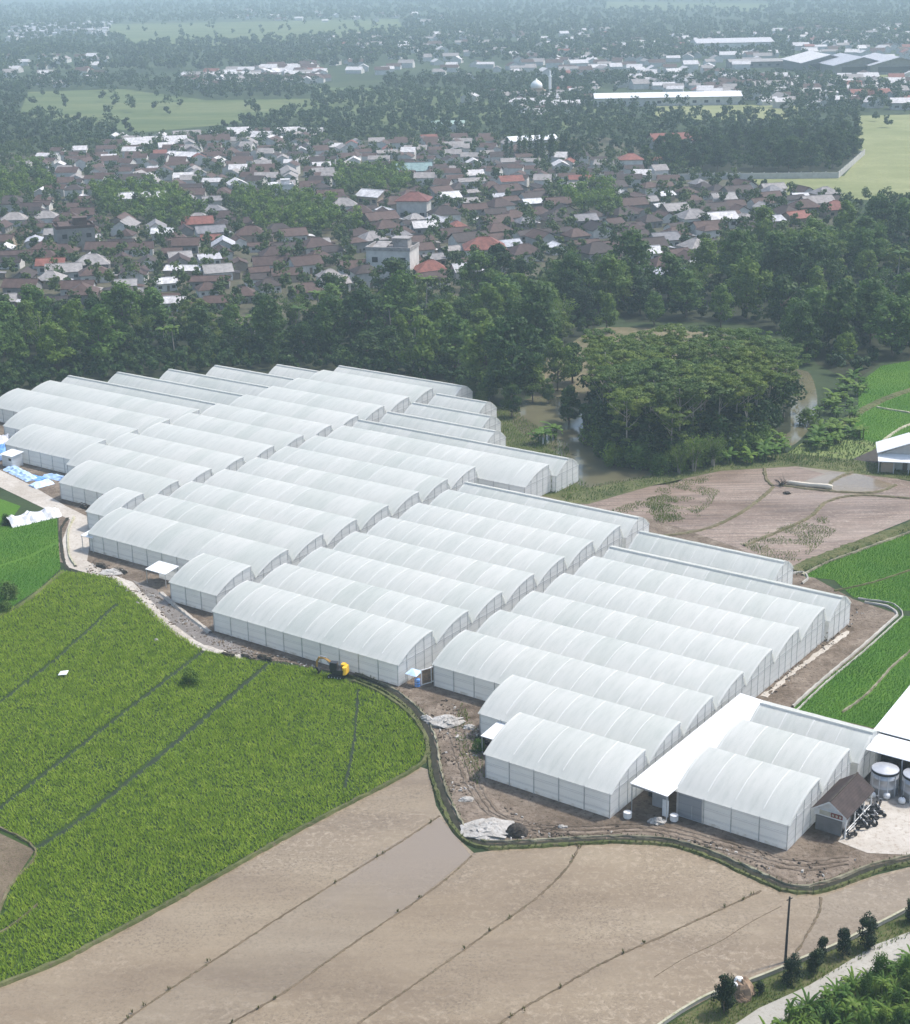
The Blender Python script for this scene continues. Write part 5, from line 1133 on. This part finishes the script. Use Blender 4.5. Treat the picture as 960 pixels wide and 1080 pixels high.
# ------------------------------------------------------------------ village
def house_meshes(w_, d_, h, rise, hip, ov=.6):
    mb = MB(); mb.box((0, 0, h / 2), (w_, d_, h))
    if not hip:
        for s in (-1, 1): mb.add([(s * (w_ / 2 - .01), -d_ / 2, h), (s * (w_ / 2 - .01), d_ / 2, h), (s * (w_ / 2 - .01), 0, h + rise - .1)], [(0, 1, 2)])
    wall = mb.mesh('wall', MT['wall_white'])
    mb = MB(); a, b = w_ / 2 + ov, d_ / 2 + ov; e = h - .15; rx = a - (b * .85 if hip else 0); tz = h + rise
    for dz in (0, .16):
        vs = [(-a, -b, e + dz), (a, -b, e + dz), (a, b, e + dz), (-a, b, e + dz), (-rx, 0, tz + dz), (rx, 0, tz + dz)]
        fs = [(0, 1, 5, 4), (2, 3, 4, 5)] + ([(1, 2, 5), (3, 0, 4)] if hip else [])
        mb.add(vs, fs if dz else [f[::-1] for f in fs])
    n = 6
    mb.add([(-a, -b, e), (a, -b, e), (a, b, e), (-a, b, e), (-a, -b, e + .16), (a, -b, e + .16), (a, b, e + .16), (-a, b, e + .16)], [(0, 1, 5, 4), (2, 3, 7, 6)] + ([(1, 2, 6, 5), (3, 0, 4, 7)] if hip else []))
    mb.box((0, 0, tz + .17), (2 * rx, .35, .16))
    roof = mb.mesh('roof', MT['tile_brown'])
    mb = MB(); mb.box((w_ * .08, -d_ / 2 - .04, 1.05), (1.0, .08, 2.1)); door = mb.mesh('door', MT['wood'])
    mb = MB(); mb.box((0, 0, 1.6), (1.4, .07, 1.1)); win = mb.mesh('window', MT['dark_open'])
    mb = MB(); mb.box((w_ * .5 + 1.5, -.6, 1.2), (3.0, d_ * .6, 2.4)); mb.add([(w_ * .5 - .2, -d_ * .3 - 1.1, 2.9), (w_ * .5 + 3.6, -d_ * .3 - 1.1, 2.3), (w_ * .5 + 3.6, d_ * .3, 2.3), (w_ * .5 - .2, d_ * .3, 2.9)], [(0, 1, 2, 3)], 1)
    ann = mb.mesh('annex', [MT['wall_warm'], MT['tile_grey']])
    return wall, roof, door, win, w_, d_, ann
HP = [house_meshes(10, 8, 3.2, 2.4, False), house_meshes(13, 8.5, 3.3, 2.6, False), house_meshes(9.5, 9, 3.2, 2.9, True), house_meshes(12, 10, 3.4, 3.0, True), house_meshes(8, 6.5, 3.0, 1.6, False), house_meshes(14, 7, 3.0, 1.2, False), house_meshes(9, 8, 5.6, 2.0, True)]
def flat_house():
    mb = MB(); mb.box((0, 0, 4.2), (13, 10, 8.4)); wall = mb.mesh('wall', MT['wall_white'])
    mb = MB(); mb.box((0, 0, 8.5), (13.4, 10.4, .2))
    for q in ((0, -5.05, 13.4, .3), (0, 5.05, 13.4, .3), (-6.55, 0, .3, 9.8), (6.55, 0, .3, 9.8)): mb.box((q[0], q[1], 9.0), (q[2], q[3], .8))
    mb.box((2.5, 1.5, 9.9), (4.5, 4, 2.6)); mb.box((2.5, 1.5, 11.28), (5.2, 4.7, .15)); mb.box((-3.2, .5, 9.3), (4.0, 6.5, .12), tilt=('X', .12))
    roof = mb.mesh('roof', MT['tile_grey'])
    mb = MB(); mb.box((1, -5.04, 1.05), (1.2, .08, 2.1)); door = mb.mesh('door', MT['wood'])
    mb = MB()
    for z_ in (2.2, 5.8): mb.box((0, 0, z_), (1.7, .07, 1.5))
    win = mb.mesh('window', MT['dark_open'])
    return wall, roof, door, win, 13, 10, HP[0][6]
HP.append(flat_house())
def setm(o, m): o.material_slots[0].link = 'OBJECT'; o.material_slots[0].material = MT[m]
ROOFN = {'tile_brown': 'brown tiled', 'tile_dark': 'blackened tile', 'tile_grey': 'grey sheet', 'tile_red': 'red tiled', 'tile_white': 'bright white metal', 'tile_teal': 'pale teal'}
def house(x, y, rz, proto, roof, wall, s, label, group=None, detail=True):
    wm, rm, dm, wi, w_, d_, an = HP[proto]
    t = thing('village_house', label, 'house', (x, y, .02), rz, group); t.scale = (s, s, s)
    setm(obj('wall', wm, t), wall); setm(obj('roof', rm, t), roof)
    if detail:
        obj('door', dm, t)
        if rnd.random() < .6 and group:
            a_ = obj('annex', an, t); a_.material_slots[1].link = 'OBJECT'; a_.material_slots[1].material = MT[rnd.choice(('tile_grey', 'tile_brown', 'tile_white', 'tile_dark'))]
        for k in (-.3, .34): obj('window', wi, t, (w_ * k, -d_ / 2 - .035, 0))
    return t
VILL = W([(-60, 238), (0, 225), (60, 205), (20, 180), (60, 165), (150, 162), (300, 160), (440, 152), (520, 150), (560, 172), (640, 172), (690, 178), (700, 196), (780, 200), (870, 208), (885, 226), (810, 246), (770, 262), (748, 284), (712, 302), (676, 304), (640, 280), (600, 272), (560, 282), (480, 300), (400, 310), (330, 316), (240, 326), (110, 328), (-60, 324)])
GAPS = [W(q) for q in ([(95, 200), (180, 205), (215, 232), (190, 246), (110, 232)], [(240, 216), (300, 212), (350, 222), (350, 250), (270, 248)], [(355, 186), (425, 186), (430, 206), (360, 210)], [(300, 236), (380, 240), (380, 250), (310, 252)], [(590, 205), (640, 205), (655, 230), (610, 226)], [(-60, 190), (40, 180), (60, 205), (0, 222), (-60, 225)])]
SPEC = [((415, 292), -.25, 7, 'tile_grey', 'wall_white', 1.25, 'large pale two storey building with a flat grey top at the wood edge'),
        ((80, 264), .35, 7, 'tile_brown', 'wall_grey', 1.15, 'tall bare grey block building standing among low houses'),
        ((511, 272), .05, 3, 'tile_red', 'wall_white', 1.25, 'house with wide salmon red hipped roof above the wood'),
        ((437, 188), .1, 1, 'tile_teal', 'wall_white', 1.35, 'long hall with pale teal roof in the village middle'),
        ((297, 212), .15, 7, 'tile_white', 'wall_white', .9, 'white two storey house with flat top before the garden trees'),
        ((437, 230), -.15, 6, 'tile_red', 'wall_white', 1.5, 'white two storey villa with red roof'),
        ((394, 216), -.6, 4, 'tile_white', 'wall_warm', 1.5, 'house under a tilted bright white sheet roof'),
        ((196, 172), -.5, 5, 'tile_white', 'wall_white', 1.5, 'long white-roofed hall at the far side of the village'),
        ((455, 294), .2, 2, 'tile_red', 'wall_warm', 1.1, 'house with dark red hipped roof at the wood edge'),
        ((680, 276), .1, 4, 'tile_white', 'wall_white', 1.25, 'small white box house with white roof near the wood'),
        ((760, 240), .25, 4, 'tile_white', 'wall_white', 1.4, 'white house with pale roof at the wood edge on the slope'),
        ((880, 228), .2, 2, 'tile_red', 'wall_warm', 1.1, 'orange roofed house last before the green wood'),
        ((700, 298), -.1, 5, 'tile_white', 'wall_white', 1.2, 'long low white roof half sunk in the trees'),
        ((665, 182), .0, 6, 'tile_red', 'wall_white', 1.3, 'pinkish two storey house beside the columnar trees'),
        ((55, 288), .1, 4, 'tile_red', 'wall_white', 1.2, 'small bright red roofed house at the near village edge'),
        ((197, 292), -.15, 5, 'tile_white', 'wall_warm', 1.0, 'long low house with bright white roof at the near village edge'),
        ((150, 218), .1, 5, 'tile_white', 'wall_white', 1.6, 'long white roofed shed behind the garden trees')]
taken = []; rnd = random.Random(17)
for px, rz, pr_, rf_, wl_, s_, lab in SPEC:
    x, y = un(*px); taken.append((x, y)); house(x, y, rz, pr_, rf_, wl_, s_, lab)

HS = poisson(VILL, 12.6, 760, 21, taken)
HS = [q for q in HS if not any(inpoly(np.array([q]), gp)[0] for gp in GAPS)]
HS.sort(key=lambda q: q[1]); FARH = HS[285:]; HS = HS[:285]
def rz_at(x, y): return .25 * math.sin(x * .011 + 1) + rnd.choice((0, 0, 0, math.pi / 2)) + rnd.uniform(-.18, .18) + .2
for (x, y) in HS:
    rf_ = rnd.choices(list(ROOFN), [.46, .24, .17, .04, .09, .0])[0]
    pr_ = rnd.choices(range(7), [.24, .2, .2, .12, .12, .08, .04])[0] if rf_ != 'tile_white' else rnd.choice((4, 5, 4, 0))
    wl_ = rnd.choices(['wall_white', 'wall_grey', 'wall_warm'], [.45, .3, .25])[0]
    near_ = y < 700
    lab = '%s, %s %s roof, %s' % ('two storey house' if pr_ == 6 else 'long low house' if pr_ == 5 else 'small house' if pr_ == 4 else 'house', ROOFN[rf_], 'hipped' if pr_ in (2, 3, 6) else 'gabled', 'in near village rows above the wood' if y < 640 else 'in the middle of the village' if y < 780 else 'in the far village rows')
    house(x, y, rz_at(x, y), pr_, rf_, wl_, rnd.uniform(.72, 1.08), lab, 'houses of the village', near_)
allh = taken + HS
# lone big buildings beyond the village
def hall(name, px, rz, w_, d_, h, rise, roof, wall, label, cat='building', n=1, group=None):
    x, y = un(*px); t = thing(name, label, cat, (x, y, .02), rz, group)
    mb = MB(); mb.box((w_ / 2, d_ / 2, h / 2), (w_, d_, h)); 
    for s in (0, 1): mb.add([(s * w_, 0, h), (s * w_, d_, h), (s * w_, d_ / 2, h + rise - .1)], [(0, 1, 2)])
    mb.build('wall', MT[wall], t)
    mb = MB()
    for k in range(n):
        a, b = w_ * k / n - (.8 if k == 0 else 0), w_ * (k + 1) / n + (.8 if k == n - 1 else -.25)
        for dz in (0, .25): mb.add([(a, -1, h - .3 + dz), (b, -1, h - .3 + dz), (b, d_ / 2, h + rise + dz), (a, d_ / 2, h + rise + dz), (b, d_ + 1, h - .3 + dz), (a, d_ + 1, h - .3 + dz)], [(0, 1, 2, 3), (3, 2, 4, 5)])
    mb.build('roof', MT[roof], t)
    mb = MB(); mb.box((0, -.06, h * .45), (3, .1, h * .3)); wm_ = mb.mesh('window', MT['dark_open'])
    for k in range(max(2, int(w_ / 9))): obj('window', wm_, t, (4 + 9 * k, 0, 0))
    return t
hall('warehouse', (628, 113), R(-1), 112, 26, 6.5, 2.6, 'tin', 'wall_white', 'very long low white roofed warehouse beyond the village', n=2)
for k, px in enumerate(((846, 76), (880, 79), (918, 79))):
    x, y = un(*px); t = thing('warehouse', ('grey-white gabled warehouse, leftmost of the three far ones', 'grey-white gabled warehouse between two others far away', 'grey-white gabled warehouse nearest the frame edge far away')[k], 'building', (x, y, 0), R(4), 'gabled warehouses far away')
    mb = MB(); mb.box((27, 35, 4), (54, 70, 8)); mb.prism([(0, 8.05), (54, 8.05), (27, 15)], 1, 69); mb.build('wall', MT['wall_grey'], t)
    mb = MB()
    for a in ([(27, 15.3), (-2, 8), (-2, 8.5), (27, 15.9)], [(27, 15.9), (56, 8.5), (56, 8), (27, 15.3)]): mb.prism(a, -2, 72)
    mb.build('roof', MT['tile_white'], t)
    mb = MB(); mb.box((27, -.1, 4.5), (40, .2, 5)); mb.build('door', MT['dark_open'], t)
hall('factory', (735, 58), R(3), 90, 40, 13, 4, 'tile_white', 'wall_white', 'pale factory hall with a tall white end beside dark trees far away')
hall('factory', (770, 72), R(2), 60, 20, 6, 2, 'tile_grey', 'wall_grey', 'low grey factory shed below the dark trees far away')
hall('factory', (690, 158), R(8), 34, 16, 5, 3.5, 'tile_red', 'wall_white', 'pink-red roofed hall before the dark walled grove', 'building')
hall('market_hall', (448, 139), R(-6), 26, 14, 5, 1.5, 'tile_teal', 'wall_white', 'pale roofed hall among trees behind the village')
hall('school', (540, 158), R(20), 30, 12, 5, 2, 'tin', 'wall_white', 'white roofed hall beside the columnar trees')
hall('barn', (900, 108), R(5), 30, 16, 5, 4, 'tile_red', 'wall_white', 'red roofed barn by the pale field near the frame edge')
hall('barn', (940, 116), R(-8), 40, 12, 5, 3, 'tile_white', 'wall_white', 'white roofed barn by the pale field at the frame edge')
x, y = un(566, 106); t = thing('mosque', 'small pale mosque with white dome and slim minaret among trees', 'mosque', (x, y, 0), .1)
mb = MB(); mb.box((0, 0, 4), (18, 14, 8)); mb.box((0, 0, 9), (10, 10, 2)); mb.build('wall', MT['wall_warm'], t)
mb = MB(); mb.lathe((0, 0, 10), [(4.6, 0), (5.0, 1.5), (4.4, 3.4), (2.8, 5), (.8, 6.2), (.1, 7.5)], 16); mb.build('dome', MT['white'], t, True)
mb = MB(); mb.lathe((11, 0, 0), [(1.2, 0), (1.1, 18), (1.6, 18.2), (1.6, 19), (.9, 19.2), (.8, 22), (.05, 24)], 10); mb.build('minaret', MT['white'], t)
# walled grove and its wall
wl_ = W([(618, 190), (700, 190), (780, 189), (884, 188), (912, 163)]); mb = MB()
for a, b in zip(wl_[:-1], wl_[1:]):
    d = (b[0] - a[0], b[1] - a[1]); L = math.hypot(*d); n = int(L / 6)
    for k in range(n):
        q = (k + .5) / n; mb.box((a[0] + d[0] * q, a[1] + d[1] * q, 1.5), (L / n - .05, .4, 3.0), math.atan2(d[1], d[0]))
        mb.box((a[0] + d[0] * (k / n), a[1] + d[1] * (k / n), 1.7), (.6, .6, 3.4), math.atan2(d[1], d[0]))
tag(mb.build('boundary_wall', MT['wall_white']), 'long pale boundary wall round the dark walled grove', 'wall')
for (x, y) in poisson(W([(672, 184), (760, 180), (880, 182), (906, 160), (880, 148), (780, 146), (740, 156), (690, 170)]), 11, 62, 31): plant('dark', x, y, random.uniform(.9, 1.25), 'dark tree inside the long boundary wall', 'tree', 'trees of the walled grove')
for i in range(13):
    x, y = un(535 + i * 6.2 + random.uniform(-2, 2), 172 + random.uniform(-3, 3)); plant('column', x, y, random.uniform(.8, 1.15), 'slim columnar dark tree in the row behind the village', 'tree', 'columnar trees behind the village')

# village trees: far too many to tell apart
def masstrees(P, H, per, nclump, name, label, mat, size, seed):
    g = np.random.default_rng(seed); cs, rs = [], []
    for (x, y), h in zip(P, H):
        r = h * g.uniform(.30, .46)
        for k in range(nclump):
            a = g.uniform(0, 6.283); q = g.uniform(.1, .85) * r
            cs.append((x + q * math.cos(a), y + q * math.sin(a), h * g.uniform(.32, .92))); rs.append(r * g.uniform(.38, .62))
    v_, f_ = leafcloud(cs, rs, per, size, .8, .35, seed)
    return tag(obj(name, np_mesh(name, v_, f_, mat)), label, 'trees', kind='stuff')
for i, (pl, d_, n_) in enumerate(((WOOD_A, 5.2, 900), (WOOD_B, 5.6, 700), (GROVE, 4.5, 190), (W([(-80, 405), (80, 380), (230, 370), (350, 372), (500, 402), (500, 412), (350, 390), (230, 392), (90, 402), (-80, 440)]), 3.4, 420), (W([(672, 184), (760, 180), (880, 182), (906, 160), (880, 148), (780, 146), (740, 156), (690, 170)]), 6.0, 260))):
    q = np.array(poisson(pl, d_, n_, 90 + i)); 
    masstrees(q, RNG.uniform(4.5, 8.5, len(q)) * (.6 if i == 3 else 1.35 if i == 2 else .72 if i < 2 else 1), 34, 7, 'wood_undergrowth', ('dark understorey filling the wood behind the greenhouses', 'dark understorey filling the wood beyond the backwater', 'dark understorey beneath the feathery grove', 'scrubby thicket along the back edge of the greenhouses', 'understorey inside the long boundary wall')[i], MT[('leaf_dark', 'leaf_dark', 'leaf_dark', 'leaf_dark', 'leaf_dark')[i]], 1.0, 95 + i)  # understorey leaves coloured dark to stand in for shadow between the crowns
FIELDPOLY = [W(q) for q in ([(905, 118), (1100, 114), (1100, 204), (955, 206), (872, 202), (905, 168)], [(780, 184), (890, 186), (960, 188), (1060, 196), (1060, 222), (930, 214), (820, 206)], [(690, 112), (842, 110), (842, 126), (770, 128), (690, 124)], [(30, 97), (130, 94), (220, 106), (330, 104), (330, 122), (150, 140), (20, 122)], [(860, 72), (1000, 76), (1000, 96), (880, 92)], [(100, 26), (420, 20), (430, 36), (140, 50)], [(640, 2), (820, 4), (800, 12), (640, 10)], [(626, 94), (772, 94), (772, 116), (626, 118)], [(835, 52), (1000, 52), (1000, 82), (835, 82)])]
def clear(P, polys):
    k = np.ones(len(P), bool); lucky = RNG.random(len(P)) < .08
    for q in polys: k &= ~inpoly(P, q)
    return P[k | lucky]
def off_houses(P, d):
    hp = np.array(allh + FARH); out = np.ones(len(P), bool)
    for i in range(0, len(P), 500): out[i:i + 500] = (((P[i:i + 500, None] - hp[None]) ** 2).sum(2) > d * d).all(1)
    return P[out]
VP = np.array(poisson(W([(-90, 346), (110, 348), (330, 334), (560, 310), (700, 318), (780, 292), (900, 240), (1060, 232), (1060, 215), (900, 208), (780, 196), (640, 168), (560, 150), (440, 145), (150, 150), (-90, 160)]), 7.6, 2100, 41))
VP = off_houses(clear(VP, FIELDPOLY), 6.5)
masstrees(VP, RNG.uniform(4.5, 9.5, len(VP)), 22, 7, 'village_trees', 'garden trees crowded between the village houses', MT['leaf_far'], 1.25, 51)
for i, gp in enumerate(GAPS): 
    q = np.array(poisson(gp, 6.5, 90, 60 + i)); GP = q if i == 0 else np.concatenate([GP, q])
masstrees(GP, RNG.uniform(6, 11, len(GP)), 34, 8, 'garden_trees', 'clumps of taller trees in the gaps of the village', MT['leaf_mid'], 1.15, 52)
P2 = np.array(poisson(W([(-150, 160), (440, 150), (560, 150), (660, 168), (760, 150), (905, 150), (1150, 150), (1150, 84), (-150, 84)]), 9.5, 5600, 42)); P2 = clear(P2, FIELDPOLY)
P2 = P2[vnoise(P2, 90, 61) + .35 * RNG.random(len(P2)) > .42]
masstrees(P2, RNG.uniform(6, 13, len(P2)), 20, 6, 'tree_belt', 'hazy belt of trees beyond the village', MT['leaf_far'], 1.8, 53)
g = np.random.default_rng(77); yy = 1800 * (5200 / 1800) ** g.random(13000); xx = g.uniform(-.36, .36, 13000) * yy; P3 = clear(np.stack([xx, yy], 1), FIELDPOLY)
P3 = P3[vnoise(P3, 160, 62) + .4 * RNG.random(len(P3)) > .48]
masstrees(P3, RNG.uniform(7, 15, len(P3)), 12, 5, 'far_woods', 'far-off woods fading into blue haze', MT['leaf_far'], 3.3, 54)
# far rooftops that read as one scatter
def rooftops(P, name, label, seed, smin, smax, mats, wts):
    g = random.Random(seed); mb = MB()
    for (x, y) in P:
        w_, d_ = g.uniform(smin, smax), g.uniform(smin * .7, smax * .7); h = g.uniform(3.2, 5.5); rise = d_ * .25; rz = g.uniform(-.3, .3) + g.choice((0, 0, math.pi / 2)); k = g.choices(range(1, len(mats)), wts)[0]
        M_ = Matrix.Translation((x, y, 0)) @ Matrix.Rotation(rz, 4, 'Z'); T = lambda *q: tuple(M_ @ Vector(q))
        a, b = w_ / 2, d_ / 2
        vs = [T(-a, -b, 0), T(a, -b, 0), T(a, b, 0), T(-a, b, 0), T(-a, -b, h), T(a, -b, h), T(a, b, h), T(-a, b, h), T(-a, 0, h + rise), T(a, 0, h + rise)]
        mb.add(vs, [(0, 1, 5, 4), (1, 2, 6, 9, 5), (2, 3, 7, 6), (3, 0, 4, 8, 7)], 0)
        a += .5; b += .5; e = h - .2
        mb.add([T(-a, -b, e), T(a, -b, e), T(a, 0, h + rise + .1), T(-a, 0, h + rise + .1), T(a, b, e), T(-a, b, e)], [(0, 1, 2, 3), (3, 2, 4, 5)], k)
    return tag(mb.build(name, [MT[q] for q in mats]), label, 'houses', kind='stuff')
rm_ = ['wall_white', 'tile_brown', 'tile_grey', 'tile_white', 'tile_red']
rooftops(FARH, 'far_village_houses', 'farthest village rooftops merging into one band', 3, 7, 13, ['wall_white', 'tile_brown', 'tile_grey', 'tile_white', 'tile_red', 'tile_dark'], [.4, .18, .13, .07, .22])
for i, (px, n_, d_) in enumerate([([(195, 82), (330, 70), (345, 88), (205, 94)], 90, 13), ([(0, 60), (110, 62), (110, 92), (0, 96)], 26, 26), ([(330, 40), (640, 30), (640, 86), (420, 88), (330, 78)], 130, 22), ([(560, 70), (690, 40), (960, 28), (1050, 28), (1050, 70), (840, 60), (700, 92), (600, 100)], 290, 18), ([(650, 86), (960, 84), (1040, 110), (850, 118), (780, 108), (650, 92)], 120, 14), ([(230, 12), (480, 18), (470, 26), (220, 22)], 30, 26), ([(480, 104), (620, 96), (640, 112), (560, 128)], 24, 15), ([(120, 150), (330, 146), (330, 156), (120, 160)], 26, 15)]):
    q = poisson(W(px), d_, n_, 70 + i); FR = q if i == 0 else FR + q
rooftops(FR, 'distant_houses', 'distant pale rooftops scattered through the hazy plain', 4, 10, 20, rm_, [.3, .25, .38, .07])
ROWS = []
for r_ in range(6):
    for c_ in range(15):
        px = (8 + c_ * 7.2 + r_ * 1.5, 44 - c_ * 1.0 - r_ * 2.6 + (c_ > 9) * (c_ - 9) * 1.6)
        if px[1] > 24: ROWS.append(un(*px))
rooftops(ROWS, 'housing_rows', 'regular rows of small white houses glinting far away', 5, 9, 13, ['wall_white', 'tile_white', 'tile_grey'], [.8, .2])

for k in list(PROTO):
    for t in PROTO[k]:
        if t.get('fresh'):
            for ch in list(t.children): bpy.data.objects.remove(ch)
            bpy.data.objects.remove(t)
# ------------------------------------------------------------------ the air
mb = MB(); mb.box((0, 7000, 61.5), (16000, 17000, 125))
me = bpy.data.meshes.new('haze'); me.from_pydata(mb.v, [], mb.f); hz = obj('haze', me); hz['kind'] = 'stuff'
m = bpy.data.materials.new('haze'); m.use_nodes = True; n = m.node_tree.nodes; n.remove(n['Principled BSDF'])
pv = n.new('ShaderNodeVolumePrincipled'); pv.inputs['Color'].default_value = (*HAZE_COLOR, 1); pv.inputs['Density'].default_value = HAZE_DENSITY; pv.inputs['Anisotropy'].default_value = 0.0
m.node_tree.links.new(pv.outputs[0], n['Material Output'].inputs['Volume']); me.materials.append(m)
